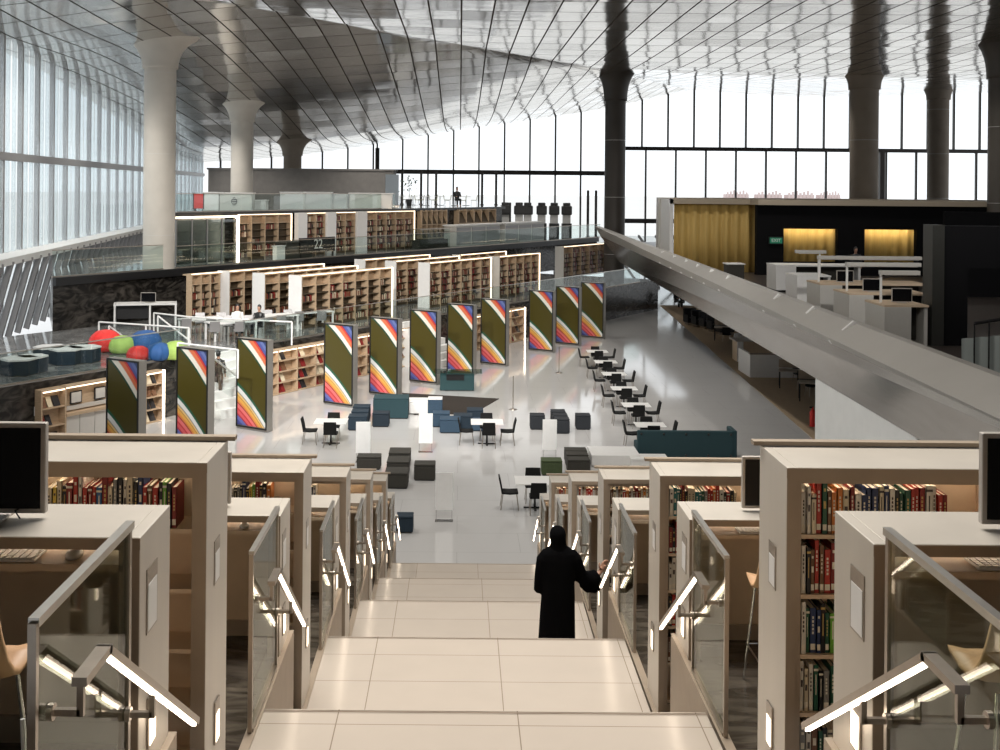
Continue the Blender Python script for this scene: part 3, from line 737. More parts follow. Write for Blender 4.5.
# ---------------------------------------------------------------- terrace bookcases
M_bookmix = mat('mixed_book_spines', (.10,.045,.03), .6, 0, .9, 9, stretch=(6,1,.8))
def stack(s0, s1, t, z, H, D, nb, label, group, rows=6, style='dark', end='white', strip=True, books=True, toprow=True):
    L = s1-s0
    th = thing('terrace_bookcase', label, 'bookcase', st(s0, t, z), UANG, group)
    if end: MB().box(-.05, .0, 0, D, 0, H+.03).build('end_panel', M_white if end == 'white' else M_plate, th)
    MB().box(0, L, 0, D, H-.06, H).build('top_panel', M_wood, th)
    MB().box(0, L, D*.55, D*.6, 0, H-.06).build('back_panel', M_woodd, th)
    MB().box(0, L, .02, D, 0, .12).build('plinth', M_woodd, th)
    if toprow: MB().box(0, L, D*.5, D*.548, H-.48, H-.06).build('painted_lit_back', M_wood, th)  # paler oak puts the lit look of the top row into colour
    for i in range(nb+1):
        x = L*i/nb; MB().box(x-.03, x+.03, 0, D*.55, 0, H).build('upright', M_wood, th)
    for r in range(1, rows):
        zz = .12+(H-.6)*r/(rows-1)
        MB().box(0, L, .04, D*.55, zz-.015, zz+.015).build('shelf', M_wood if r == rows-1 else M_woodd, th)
    MB().box(0, L, -.03, .03, H+.0, H+.03).build('light_strip', M_ledsoft, th)
    if strip: MB().box(L-.02, L+.05, -.04, .03, 0, H+.03).build('light_strip', M_ledsoft, th)
    if books:
        m = MB(); rr = random.Random(int(s0*100))
        for r in range(rows):
            zz = .135+(H-.6)*r/(rows-1)
            for i in range(nb):
                x = L*i/nb+.06
                if r == rows-1 and rr.random() < .6: continue
                if style == 'sparse' and rr.random() < .5: continue
                xe = L*(i+1)/nb-.06-rr.random()*.5*(L/nb)
                while x < xe:
                    w = rr.uniform(.03, .06); h = rr.uniform(.2, .3)
                    m.box(x, x+w, .10, .3, zz, zz+h, rr.choice([0, 0, 1, 2, 3])); x += w+.004
        if m.v:
            o = m.build('books', [BM['brown'], BM['dark red'], BM['black'], BM['cream']], None, st(s0, t, z), UANG)
            tag(o, 'dark books in '+label.replace('white-ended bookcase with lit edges', 'white-ended case').replace('grey-ended bookcase', 'grey-ended case').replace('wall bookcase', 'wall case').replace('last bookcase', 'last case'), 'books', kind='stuff')
    return th
H1 = 2.4; gA = 'bookcases of the first block on the lower terrace'; gB = 'bookcases of the second block on the lower terrace'
stack(s_at(192,277,6.9), s_at(229,273,6.9), 6.9, 2.1, 2.35, .6, 4, 'wooden wall bookcase just right of the big left column', gA, end=None, strip=False, style='sparse')
for i, t in enumerate((6.4, 4.2, 2.0)):
    stack(-10.2, -3.2, t, 2.1, H1, .75, 7, f"white-ended bookcase with lit edges on the lower terrace, {['back','middle','front'][i]} row of the left block", gA, style='sparse')
for i, t in enumerate((6.7, 4.6, 2.4)):
    stack(.9, 7.3, t, 2.1, H1, .75, 6, f"white-ended bookcase with lit edges on the lower terrace, {['back','middle','front'][i]} row of the centre block", gB)
stack(8.2, 13.1, 2.3, 2.1, H1, .75, 5, 'grey-ended bookcase at the right end of the lower terrace rows', gB, end='grey')
stack(8.2, 13.6, 5.0, 2.1, H1, .6, 5, 'bookcase half hidden behind the grey-ended one on the lower terrace', gB, end='grey')
s0 = s_at(564, 250, 6); stack(s0, s0+8.5, 6, 2.1, 2.25, .7, 6, 'last bookcase at the right end of the lower terrace, below the stools', gB, end='grey')
# middle terrace wall cases
gC = 'bookcases along the wall of the middle terrace'
def sC(px): return s_at(px, 230, 12.4)
stack(sC(238), sC(291), 12.4, 4.45, 2.5, .6, 4, 'wall bookcase with lit frame right of the glazed room', gC, style='sparse', end=None)
stack(sC(307), sC(325), 12.4, 4.45, 2.5, .6, 2, 'narrow white-ended bookcase on the middle terrace, left one', gC, strip=False)
stack(sC(336), sC(355), 12.4, 4.45, 2.5, .6, 2, 'narrow white-ended bookcase of red books on the middle terrace', gC, strip=False)
stack(sC(367), sC(414), 12.4, 4.45, 2.5, .6, 5, 'wide white-ended bookcase with lit right edge on the middle terrace', gC)
for a, b in ((297, 306), (326, 335), (356, 366)):
    o = MB().box(0, sC(b)-sC(a), 0, .3, 0, 2.55).build('partition_screen', M_white, None, st(sC(a), 12.3, 4.45), UANG)
    tag(o, f"white upright panel on the middle terrace, {'left' if a<300 else 'middle' if a<330 else 'right'} of the three between bookcases", 'panel', 'white panels between the middle terrace bookcases')
def cubby(px0, px1, label):
    a, b = s_at(px0, 214, 12.9), s_at(px1, 214, 12.9); L = b-a; z0, z1 = 5.0, 7.0
    th = thing('cubby_shelf', label, 'shelf', st(a, 12.55, z0), UANG, 'slanted display cubbies on the middle terrace')
    MB().box(0, L, .4, .45, 0, z1-z0).build('back_panel', M_wood, th)
    for r in range(3): MB().box(0, L, 0, .42, r*.95, r*.95+.06).build('shelf', M_wood, th)
    for i in range(6): MB().box(L*i/5-.04, L*i/5+.04, 0, .42, 0, z1-z0).build('upright', M_wood, th)
    for r in range(2):
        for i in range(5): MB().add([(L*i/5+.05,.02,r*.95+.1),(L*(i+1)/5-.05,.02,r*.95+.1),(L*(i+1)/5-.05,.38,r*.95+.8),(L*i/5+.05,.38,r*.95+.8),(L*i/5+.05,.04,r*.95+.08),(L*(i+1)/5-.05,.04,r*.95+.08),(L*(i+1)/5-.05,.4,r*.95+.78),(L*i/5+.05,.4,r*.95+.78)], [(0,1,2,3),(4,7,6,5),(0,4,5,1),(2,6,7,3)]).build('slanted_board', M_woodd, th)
cubby(418, 443, 'pale wood cubby shelf with slanted boards, left of the two'); cubby(455, 492, 'pale wood cubby shelf with slanted boards, right of the two')
# glazed room with lit frame on the middle terrace
a, b = s_at(176, 240, 12), s_at(236, 240, 12); L = b-a
th = thing('glazed_room_front', 'glazed room front with a glowing frame beside the big left column', 'glass partition', st(a, 12, 4.45), UANG)
for i in range(4): MB().box(L*i/4+.04, L*(i+1)/4-.04, -.01, .01, .05, 2.3).build('glass_panel', glass('dim_glass', (.5,.56,.56), .25), th)
for i in range(5): MB().box(L*i/4-.04, L*i/4+.04, -.04, .04, 0, 2.35).build('mullion', M_greyframe, th)
MB().box(0, L, -.1, .05, 2.4, 2.5).build('light_strip', M_ledsoft, th)
MB().box(L-.0, L+.16, -.1, .05, 0, 2.5).build('light_strip', M_led, th)
MB().box(0, L, .85, .9, 0, 2.4).build('inner_curtain', M_glassw if False else M_plate, th)

# grey service cabinets and tall kiosks on the middle terrace
for i, (p0, p1) in enumerate(((456, 500), (505, 544))):
    a, b = s_at(p0, 240, 11.3), s_at(p1, 240, 11.3); L = b-a
    th = thing('service_counter', f"long grey counter on the middle terrace, {'left' if i==0 else 'right'} one", 'counter', st(a, 11.3, 4.45), UANG, 'long grey counters on the middle terrace')
    MB().box(0, L, 0, 1.0, 0, 1.4).build('counter_body', M_plate, th, bevel=.02)
    MB().box(-.05, L+.05, -.1, 1.1, 1.4, 1.5).build('countertop', M_white, th)
    for q in range(3): MB().box(L*(q+.04)/3, L*(q+.96)/3, -.02, 0, .1, 1.3).build('door', M_greyframe, th)
a, b = s_at(420, 240, 11.0), s_at(450, 240, 11.0); L = b-a
th = thing('glass_display_case', 'greenish glass display case left of the grey counters', 'display case', st(a, 11.0, 4.45), UANG)
MB().box(0, L, 0, .8, .0, 1.3).build('glass_cover', M_glasst, th); MB().box(.1, L-.1, .1, .7, 0, .6).build('case_base', M_charcoal, th)
MB().box(-.03, L+.03, -.03, .83, 1.3, 1.35).build('case_lid', M_steel, th)
for i, px in enumerate((505, 519, 527.5, 541.5, 554, 566.5)):
    y = 95; p = atd(px, 230, y); p.z = 4.45
    th = thing('kiosk', f"tall kiosk with black head on white post, {['leftmost','second from the left','third from the left','fourth from the left','fifth from the left','rightmost'][i]}", 'kiosk', p, 0, 'tall kiosks by the far window')
    MB().box(-.42, .42, -.35, .35, 1.95, 2.7).build('black_head', M_black, th, bevel=.08)
    MB().box(-.3, .3, -.2, .2, 2.55, 2.95).build('headrest', M_black, th, bevel=.06)
    MB().box(-.32, .32, -.1, .25, 1.2, 1.97).build('post', M_white, th)
    MB().box(-.40, .40, -.35, .35, 0, 1.25).build('base_cabinet', M_black if i > 2 else M_white, th, bevel=.02)
# signs on the middle terrace
a = s_at(318, 244, 10.9); th = thing('number_sign', 'black sign with the number 22 on the middle terrace', 'sign', st(a-1.6, 10.9, 4.45), UANG)
MB().box(0, 3.2, 0, .12, .3, 1.15).build('sign_board', M_black, th)
MB().box(.1, .2, .02, .1, 0, .3).build('foot', M_black, th); MB().box(3.0, 3.1, .02, .1, 0, .3).build('foot', M_black, th)
def text(s, size, loc, rot, m, parent, name='lettering'):
    cu = bpy.data.curves.new(name, 'FONT'); cu.body = s; cu.size = size; cu.extrude = .005; cu.align_x = 'CENTER'; cu.align_y = 'CENTER'
    cu.materials.append(m); tmp = bpy.data.objects.new('tmp', cu); C.objects.link(tmp); dg = bpy.context.evaluated_depsgraph_get()
    me = bpy.data.meshes.new_from_object(tmp.evaluated_get(dg)); bpy.data.objects.remove(tmp); bpy.data.curves.remove(cu)
    o = bpy.data.objects.new(name, me); C.objects.link(o); o.parent = parent; o.location = loc; o.rotation_euler = rot; return o
text('22', .8, (1.6, -.03, .75), (PI/2, 0, 0), M_white, th)
a = s_at(281, 250, 10.8); o = MB().box(-.35, .35, 0, .3, 0, .75).box(-.4, .4, -.03, .33, .75, .8).build('white_bin', M_white, None, st(a, 10.8, 4.45), UANG)
tag(o, 'small white box unit on the middle terrace left of the number sign', 'box')
a, b = s_at(286, 250, 11.0), s_at(312, 250, 11.0)
o = MB().box(0, b-a, 0, .8, 0, .9).box(-.05, b-a+.05, -.05, .85, .9, .96).build('dark_counter', M_charcoal, None, st(a, 11.0, 4.45), UANG); tag(o, 'dark counter between the white box unit and the number sign', 'counter')

# ---------------------------------------------------------------- shelves and screens set into the lower terrace front
def wallshelf(px0, px1, label, nb, rows=4, strip=True, H=1.85):
    a, b = s_at(px0, 400, -.36), s_at(px1, 400, -.36); L = b-a
    th = thing('low_wall_shelf', label, 'shelf', st(a, -.36, 0), UANG, 'low shelves under the terrace edge')
    MB().box(0, L, .32, .36, 0, H).build('back_panel', M_wood, th)
    for r in range(rows+1): MB().box(0, L, 0, .32, .03+r*(H-.06)/rows-.02, .03+r*(H-.06)/rows+.02).build('shelf', M_wood, th)
    for i in range(nb+1): MB().box(L*i/nb-.03, L*i/nb+.03, 0, .32, 0, H).build('upright', M_wood, th)
    MB().box(0, L, .02, .06, H-.10, H-.05).build('light_strip', M_ledsoft, th)
    if strip: MB().box(L-.02, L+.06, -.03, .05, 0, H).build('light_strip', M_led, th)
    m = MB(); rr = random.Random(px0)
    for r in range(rows):
        for i in range(nb):
            zz = .06+r*(H-.06)/rows; x = L*i/nb+.08
            for q in range(rr.randint(2, 4)):
                w = rr.uniform(.16, .28)
                if x+w > L*(i+1)/nb-.05: break
                m.prism([(x, .08, zz), (x, .11, zz), (x, .28, zz+.32), (x, .25, zz+.32)], (w, 0, 0), rr.choice([0, 1, 2, 3])); x += w+.05
    o = m.build('display_books', [BM['black'], BM['dark red'], BM['cream'], BM['brown']], None, st(a, -.36, 0), UANG)
    tag(o, 'books leaning in '+label, 'books', kind='stuff')
    return a, b
wallshelf(42, 66, 'narrow pale shelf left of the two screens under the terrace', 1, 3, False)
wallshelf(146, 163, 'lit display shelf between the first two striped panels', 1, 4)
wallshelf(258, 412, 'long display shelf behind the third and fourth striped panels', 9)
wallshelf(468, 524, 'display shelf with glowing right edge under the terrace', 4)
a, b = s_at(67, 400, -.4), s_at(112, 400, -.4); L = b-a
th = thing('catalogue_desk', 'pale built-in catalogue desk holding two screens under the terrace', 'desk', st(a, -.4, 0), UANG)
MB().box(0, L, .3, .38, 0, 1.85).build('back_panel', M_wood, th); MB().box(0, L, 0, .35, .85, .95).build('desk_surface', M_wood, th)
MB().box(0, L, .02, .3, 1.82, 1.88).build('canopy', M_wood, th); MB().box(0, L, .03, .08, 1.78, 1.82).build('light_strip', M_ledsoft, th)
for i in range(3): MB().box(L*(i+.02)/3, L*(i+.98)/3, .12, .15, .02, .85).build('door', M_plate, th)
MB().box(0, L, .22, .30, 1.0, 1.14).build('socket_panel', M_plate, th)
for i, px in enumerate((76, 100)):
    p = s_at(px, 390, -.2); q = thing('wall_screen', f"black-framed small screen above the catalogue desk, {'left' if i==0 else 'right'} one", 'screen', st(p, -.22, 1.2), UANG, 'screens of the catalogue desk')
    MB().box(-.24, .24, 0, .05, 0, .42).build('screen_case', M_black, q, bevel=.01); MB().box(-.2, .2, -.005, 0, .04, .38).build('display', M_plate, q); MB().box(-.05, .05, .05, .45, .15, .25).build('bracket', M_black, q)
o = MB().box(-.12, .12, 0, .04, -.15, .15).box(-.1, .1, -.004, 0, -.13, .13).build('wall_notice', M_white, None, st(s_at(37, 401, 0), -.05, 1.15), UANG); tag(o, 'small white notice on the dark marble left of the low shelves', 'sign')
# white steps up to the lower terrace and the person on them
sa = s_at(213, 395, -1.5)
m = MB()
for i in range(7): m.box(0, 2.6, -1.9+i*.27, 0, i*.3-.0, (i+1)*.3)
o = m.build('trim_terrace_steps', M_whitepaint, None, st(sa, 0, 0), UANG); struct(o)
sa = s_at(425, 350, -1.5)
m = MB()
for i in range(7): m.box(0, 2.4, -1.9+i*.27, 0, i*.3, (i+1)*.3)
struct(m.build('trim_terrace_steps', M_whitepaint, None, st(sa, 0, 0), UANG))

# ================================================================ striped banner panels
def stripes():
    m = bpy.data.materials.new('striped_print'); m.use_nodes = True; nt = m.node_tree; N = nt.nodes; L = nt.links; b = N['Principled BSDF']
    b.inputs['Roughness'].default_value = .3
    tc = N.new('ShaderNodeTexCoord'); sp = N.new('ShaderNodeSeparateXYZ'); L.new(tc.outputs['Object'], sp.inputs[0])
    def math_(op, a, b_=None, c=None):
        n = N.new('ShaderNodeMath'); n.operation = op
        for i, v in enumerate((a, b_, c)):
            if v is None: continue
            if isinstance(v, (int, float)): n.inputs[i].default_value = v
            else: L.new(v, n.inputs[i])
        return n.outputs[0]
    u = math_('DIVIDE', sp.outputs['X'], 1.30); v = math_('DIVIDE', sp.outputs['Z'], 3.0)
    bow = math_('MULTIPLY', math_('MULTIPLY', u, u), .12)                       # stripes bend a little
    p = math_('ADD', math_('ADD', v, math_('MULTIPLY', u, .28)), bow)
    p = math_('DIVIDE', p, 1.42)
    r = N.new('ShaderNodeValToRGB'); r.color_ramp.interpolation = 'CONSTANT'; e = r.color_ramp.elements
    seq = [(0,(.05,.06,.22)),(.04,(.11,.13,.36)),(.075,(.35,.03,.06)),(.09,(.62,.10,.11)),(.125,(.50,.03,.04)),(.14,(.70,.16,.16)),(.175,(.30,.04,.03)),(.185,(.66,.22,.06)),(.205,(.72,.38,.08)),(.235,(.40,.20,.04)),(.245,(.74,.50,.20)),(.265,(.30,.28,.26)),(.275,(.72,.72,.70)),(.318,(.02,.10,.06)),(.345,(.062,.050,.007)),
           (.705,(.01,.06,.04)),(.725,(.74,.71,.62)),(.775,(.60,.50,.42)),(.785,(.62,.16,.07)),(.83,(.55,.05,.04)),(.855,(.22,.03,.08)),(.865,(.08,.10,.30)),(.90,(.12,.16,.36)),(.94,(.04,.06,.16))]
    while len(e) < len(seq): e.new(1)
    for k, (q, c) in enumerate(seq): e[k].position = q; e[k].color = (*c, 1)
    L.new(p, r.inputs['Fac']); L.new(r.outputs['Color'], b.inputs['Base Color'])
    return m
M_stripes = stripes()
t0 = thing('banner_panel', 'x', 'display panel', (0,0,0)); PW, PD, PH = 1.42, .31, 3.2
MB().box(0, PW, .0, PD, .03, PH).build('panel_case', mat('grey_brown_aluminium', (.34,.32,.29), .4, .6), t0, bevel=.01)
fr = MB().box(0, .05, -.03, 0, .08, PH).box(PW-.05, PW, -.03, 0, .08, PH).box(.05, PW-.05, -.03, 0, PH-.05, PH).box(.05, PW-.05, -.03, 0, .08, .13)
fr.build('front_frame', M_black, t0)
pr = MB().box(0, 1.30, -.012, 0, 0, 3.0).build('striped_print', M_stripes, t0); pr.location = (.06, 0, .15)
MB().box(.02, PW-.02, .02, PD-.02, 0, .08).build('base_plate', M_greyframe, t0)
POST = [(107,357.5),(177,346.5),(237,337.5),(324.5,322.9),(370,316.8),(410.2,309.3),(447.5,303.3),(481,298.3),(529.3,290),(556,286),(581.2,282)]
PN = ['nearest of the row at the left, its foot hidden by the bookcase','second from the left','third from the left, largest one seen whole','fourth from the left, behind the white table','fifth from the left, behind the blue sofa','sixth from the left, with a white pole before it','seventh from the left, at the teal kiosk','eighth from the left','ninth from the left','tenth from the left','farthest of the row at the right']
al = -(PI/2-UANG)
for i, (px, py) in enumerate(POST):
    p = at(px, py, PH); p.z = 0
    r = t0 if i == 0 else dup(t0)
    r.location = p; r.rotation_euler.z = al
    r['label'] = 'tall diagonal-striped panel, '+PN[i]; r['group'] = 'striped panels in a row across the floor'

# ================================================================ furniture on the main floor
def make_chair():
    t = thing('side_chair', 'x', 'chair', (0,0,0))                  # sits facing -y, back at +y
    m = MB(); m.loft([[(-.22,-.22,.43),(.22,-.22,.43),(.22,-.22,.475),(-.22,-.22,.475)], [(-.23,.0,.415),(.23,.0,.415),(.23,.0,.46),(-.23,.0,.46)], [(-.22,.22,.43),(.22,.22,.43),(.22,.22,.475),(-.22,.22,.475)]], smooth=False)
    m.build('seat', M_chairblack, t)
    m = MB(); m.loft([[(-.21,.18,.45),(.21,.18,.45),(.21,.225,.45),(-.21,.225,.45)], [(-.215,.215,.65),(.215,.215,.65),(.215,.26,.65),(-.215,.26,.65)], [(-.20,.265,.86),(.20,.265,.86),(.20,.305,.86),(-.20,.305,.86)]], smooth=False)
    m.build('backrest', M_chairblack, t)
    for sx in (-1, 1):
        for sy in (-1, 1): MB().tube([(sx*.19, sy*.18, .45), (sx*.22, sy*.24, 0)], .012, 6).build('leg', M_steel, t)
    return t
CH = [make_chair()]; used = [False]
def chair(x, y, rz, label, group=None, z=0, src=None, scale=None):
    if src is None and not used[0]:
        used[0] = True; c = CH[0]
    else: c = dup(src or CH[0])
    c.location = (x, y, z); c.rotation_euler.z = rz; c['label'] = label
    if scale: c.scale = (scale,)*3
    if group: c['group'] = group
    elif 'group' in c: del c['group']
    return c
def table(x, y, label, w=1.0, d=.8, rz=0, z=0, group=None):
    t = thing('square_table', label, 'table', (x, y, z), rz, group)
    MB().box(-w/2, w/2, -d/2, d/2, .72, .745).build('tabletop', M_white, t, bevel=.004)
    MB().lathe([(.03, .02), (.03, .72)], 12).build('pedestal', M_black, t)
    m = MB().bar((-.3,0,.015), (.3,0,.015), .06, .03).bar((0,-.3,.015), (0,.3,.015), .06, .03); m.build('foot', M_black, t)
    return t
tops = [(597,351),(605.6,361.5),(614,373.5),(624,388),(636,404.5),(650,424.5)]
TN = ['farthest of the six in the row','second farthest of the six in the row','third farthest of the six in the row','third nearest of the six in the row','second nearest of the six in the row','nearest of the six, beside the long teal bench']
for i, (px, py) in enumerate(tops):
    p = at(px, py, .745)
    table(p.x, p.y, 'white square table, '+TN[i], group='white tables in a row right of centre')
    for dx, dy, rz, nm in ((-.60,.02,PI/2,'left'), (.60,.02,-PI/2,'right'), (0,-.48,PI,'near'), (0,.50,0,'far')):
        chair(p.x+dx, p.y+dy, rz, f'black chair, {nm} side of the table {TN[i]}', 'black chairs round the six white tables')
def cluster(px, py, nm, sides):
    p = at(px, py, .745); table(p.x, p.y, f'white table {nm}', 1.08, .9)
    off = {'left':(-.68,-.05,PI/2), 'right':(.68,-.05,-PI/2), 'near':(.05,-.5,PI), 'far':(0,.6,0)}
    for s in sides: chair(p.x+off[s][0], p.y+off[s][1], off[s][2], f'black chair, {s} side of the table '+nm.replace(' in the middle of the floor', ''))
cluster(331, 421, 'below the fourth striped panel', ('left','near','far'))
cluster(487, 421.5, 'right of the blue stools in the middle of the floor', ('right','near','left','far'))
cluster(535, 480, 'at the foot of the stair', ('left','near','right','far'))

def cube(px, py, w, d, h, m, label, rz=0., name='cube_stool', cat='stool', group=None, z=0, top=None, seams=False):
    """px,py: middle of the bottom edge nearest the viewer"""
    p = at(px, py, z)
    t = thing(name, label, cat, (p.x, p.y+d/2, z), rz, group)
    MB().box(-w/2, w/2, -d/2, d/2, .03, h-.06).build('upholstered_body', m, t, bevel=.025)
    MB().box(-w/2, w/2, -d/2, d/2, h-.055, h).build('seat_cushion', top or m, t, bevel=.02)
    MB().box(-w/2+.03, w/2-.03, -d/2+.03, d/2-.03, 0, .03).build('plinth', M_black, t)
    return t
G1 = 'dark stools in a row right of the white table'
cube(358,431,.01+.55,.55,.45,M_navy,'x') if False else None
cube(357.5,430.8,.68,.6,.5,M_navy,'navy cube stool, nearest of three in a row by the blue sofa',group='navy stools by the blue sofa')
cube(359.5,425.5,.62,.6,.5,M_navy,'navy cube stool, middle of three in a row by the blue sofa',group='navy stools by the blue sofa')
cube(361,420.5,.62,.6,.5,M_navy,'navy cube stool, farthest of three in a row by the blue sofa',group='navy stools by the blue sofa')
cube(380.5,427.3,.60,.55,.5,mat('dark_navy_fabric',(.008,.018,.03),.8),'near-black cube stool just before the blue sofa')
s = cube(390.5,419,1.3,.9,.76,M_tealf,'high-backed slate teal booth sofa in the middle of the floor',name='booth_sofa',cat='sofa')
MB().box(-.4,.4,.42,.46,.5,.72).build('back_pad', M_navy, s)
cube(418.5,414.5,.78,.8,.5,M_white,'white cube stool right of the teal booth sofa')
cube(435,415,.55,.5,.62,M_blue,'slate blue cube with a white top on the brown rug',top=M_white)
cube(441,427.5,.62,.6,.5,M_blue,'slate blue cube stool, left of the pair before the rug')
cube(450,433.5,.72,.6,.5,M_blue,'slate blue cube stool set nearest to the viewer of the blue ones')
cube(463,430,.68,.6,.5,M_navy,'dark blue cube stool between blue cubes and white table')
cube(475,422.5,.6,.6,.45,M_navy,'dark blue cube stool just behind the white table')
cube(478,431.5,.42,.4,.42,M_blue,'low slate blue stool at the left of the white table')
for i, (px, py, nm) in enumerate(((537.7,430,'left of the five dark stools in the centre of the floor'),(558.5,426,'farthest of the three stools in file in the centre'),(560.5,430,'middle of the three stools in file in the centre'),(562.3,434,'nearest of the three stools in file in the centre'),(583.5,430,'right of the five dark stools in the centre of the floor'))):
    cube(px, py, .52, .5, .52, mat('near_black_fabric',(.014,.017,.022),.8), 'black cube stool, '+nm, group='five black stools in the centre of the floor')
cube(552,476,.62,.5,.45,M_green,'moss green cube stool behind the white table at the foot of the stair')
for i, py in enumerate((474, 468.5, 464)):
    cube(579-i*1.4, py, .68, .5, .42, M_charcoal, f"charcoal stool behind the right bookcases, {['nearest','middle','farthest'][i]} of three", group='charcoal stools behind the right bookcases')
for i, py in enumerate((489, 477, 467.5)):
    cube(396+i*1.6, py, .66, .75, .45, M_charcoal, f"charcoal bench block by the left bookcases, {['nearest','middle','farthest'][i]} of three", group='charcoal bench blocks by the left bookcases')
cube(368.5,470,.72,.5,.4,M_charcoal,'charcoal block just behind the left bookcase tops')
cube(424.5,481,.62,.55,.48,M_charcoal,'single charcoal cube stool standing free on the pale floor',seams=True)
cube(404.5,533.5,.42,.42,.42,M_navy,'dark navy cube at the foot of the stair on the left')
# long teal bench with buttons
p = at(686, 459.5, 0); t = thing('tufted_bench', 'long dark teal bench with a buttoned upright back facing us', 'bench', (p.x, p.y, 0))
MB().box(-1.54, 1.54, 0, .16, .05, .9).build('back_panel', M_tealf, t, bevel=.03)
MB().box(-1.54, 1.6, .16, .8, .05, .45).build('seat_block', M_tealf, t, bevel=.03)
MB().box(1.46, 1.62, -.0, .8, .05, .92).build('arm_panel', M_tealf, t, bevel=.03)
for i in range(5):
    for z in (.13, .80):
        m = MB().lathe([(0,0),(.04,.004),(.04,.014),(0,.018)], 10, (-1.42+i*.71, z), cap=False)
        m.v = [(v[0], -v[2], v[1]) for v in m.v]; m.build('tufting_button', M_black, t)
for sx in (-1.4, 1.4): MB().box(sx-.05, sx+.05, .1, .7, 0, .06).build('foot', M_black, t)
# white low platforms right of the table
o = MB().box(-.75,.75,0,1.3,.04,.35).box(-.7,.7,.05,1.25,0,.04).build('white_platform', M_white, None, at(616,467,0)); tag(o, 'low white platform block beside the long teal bench', 'platform')
o = MB().box(-.55,.55,0,.7,0,.3).box(-.58,.58,-.02,.72,.3,.33).build('white_platform', M_white, None, at(650,470,0)); tag(o, 'brown-fronted low block under the end of the teal bench', 'platform')
# white standing information panels
for px, py, nm in ((363, 462, 'behind the left bookcases, nearest the fourth striped panel'), (425.5, 452, 'right of the dark stools, before the rug'), (444, 521, 'standing alone nearest the foot of the stair'), (549.5, 459, 'in the centre before the black stools')):
    p = at(px, py, 0); t = thing('standing_sign', 'blank white standing panel, '+nm, 'sign', (p.x, p.y, 0), 0, 'white standing panels on the floor')
    MB().box(-.225, .225, -.015, .015, .28, 1.25).build('white_board', mat('bright_white_board', (.93,.93,.92), .5), t, bevel=.004)
    for sx in (-1, 1): MB().box(sx*.2-.012, sx*.2+.012, -.01, .01, 0, .3).build('leg', M_chrome, t)
    MB().box(-.23, .23, -.12, .12, 0, .012).build('base_plate', M_chrome, t)
# rug, teal kiosk, thin poles
P = [at(402,393.3,0), at(499,399,0), at(473,414,0), at(414,415,0)]
b = P[0].copy(); m = MB(); m.prism([p-b for p in P], (0,0,.02)); o = m.build('carpet', M_rug, None, b); tag(o, 'dark brown rug with a pointed right end on the pale floor', 'rug')
p = at(457, 391, 0); t = thing('information_kiosk', 'teal box kiosk with a thin glass top before the seventh striped panel', 'kiosk', (p.x, p.y, 0))
MB().box(-.72,.72,0,.7,.02,.72).build('teal_body', M_teal, t, bevel=.02); MB().box(-1.0,1.05,-.2,.9,.76,.79).build('glass_top', glass('pale_glass_top',(.8,.9,.88),.4), t)
MB().box(-.45,.3,-.02,.0,.45,.7).build('dark_front_panel', M_black, t)  # flat black panel set on the front of the body
for sx in (-.6,.6): MB().box(sx-.03, sx+.03, .3,.36,.72,.76).build('standoff', M_steel, t)
for px, py, h, nm in ((513, 409.5, 1.3, 'slim grey floor stand between the stools and the panels'), (421.5, 383, 2.3, 'thin white pole standing before the sixth striped panel'), (559, 373, 1.2, 'slim stand before the tenth striped panel')):
    p = at(px, py, 0); t = thing('floor_stand', nm, 'stand', (p.x, p.y, 0))
    MB().lathe([(.018,.02),(.018,h)], 8).build('pole', M_white if h > 2 else M_steel, t); MB().lathe([(.16,0),(.15,.02)], 16).build('base_disc', M_steel, t)

# ================================================================ things on the lower terrace
def seat_hex(px, py, r, label, nm_m=M_navy):
    p = at(px, py, 2.1); t = thing('hexagonal_seat', label, 'stool', (p.x, p.y+r, 2.1), .3, 'navy seats on the lower terrace')
    MB().lathe([(r, .02), (r, .50)], 6, smooth=False).build('upholstered_side', nm_m, t); MB().lathe([(r*1.03, .50), (r*1.03, .56)], 6, smooth=False).build('white_top', M_white, t)
    MB().lathe([(r*.9, 0), (r*.9, .03)], 6).build('plinth', M_black, t)
seat_hex(12, 377, .62, 'navy seat with white top, left one at the frame edge'); seat_hex(27, 374, .5, 'navy seat with white top, second from the left edge')
seat_hex(45, 364, .62, 'navy seat with white top, left of the joined trio'); seat_hex(61, 366, .6, 'navy seat with white top, middle of the joined trio'); seat_hex(79, 364, .58, 'navy seat with white top, right of the joined trio')
def beanbag(px, py, r, m_, label, seed):
    p = at(px, py, 2.1); rr = random.Random(seed); m = MB(); rings = []; n = 24
    for i in range(10):
        a = i/9; ph = math.radians(-55+142*a); z = r*.68*(math.sin(ph)+.82)*(1+.12*a); w = r*max(.04, math.cos(ph)**.8)
        rings.append([Vector((w*math.cos(2*PI*k/n)*(1+.05*math.sin(3*k+seed))+.12*r*a, w*math.sin(2*PI*k/n)*(1+.05*math.cos(2*k+seed)), z)) for k in range(n)])
    m.loft(rings); t = m.build('beanbag', m_, None, (p.x, p.y+r*.8, 2.1)); md = t.modifiers.new('s', 'SUBSURF'); md.levels = 1; md.render_levels = 2
    s = MB()
    for q in range(6):
        s.tube([rings[i][(q*4) % n]*1.004+Vector((0,0,.0)) for i in range(1, 9)], .008, 5)
    s.build('seams', m_, t); tag(t, label, 'beanbag', 'coloured beanbags on the lower terrace')
beanbag(100, 353.5, .62, M_red, 'bright red beanbag, large one at the left', 1); beanbag(118, 355, .50, M_lime, 'lime green beanbag right of the big red one', 2)
beanbag(141, 354, .62, M_royal, 'blue beanbag, larger of the two blue ones', 3); beanbag(135, 363, .42, M_red, 'small red beanbag half hidden behind the first striped panel', 4)
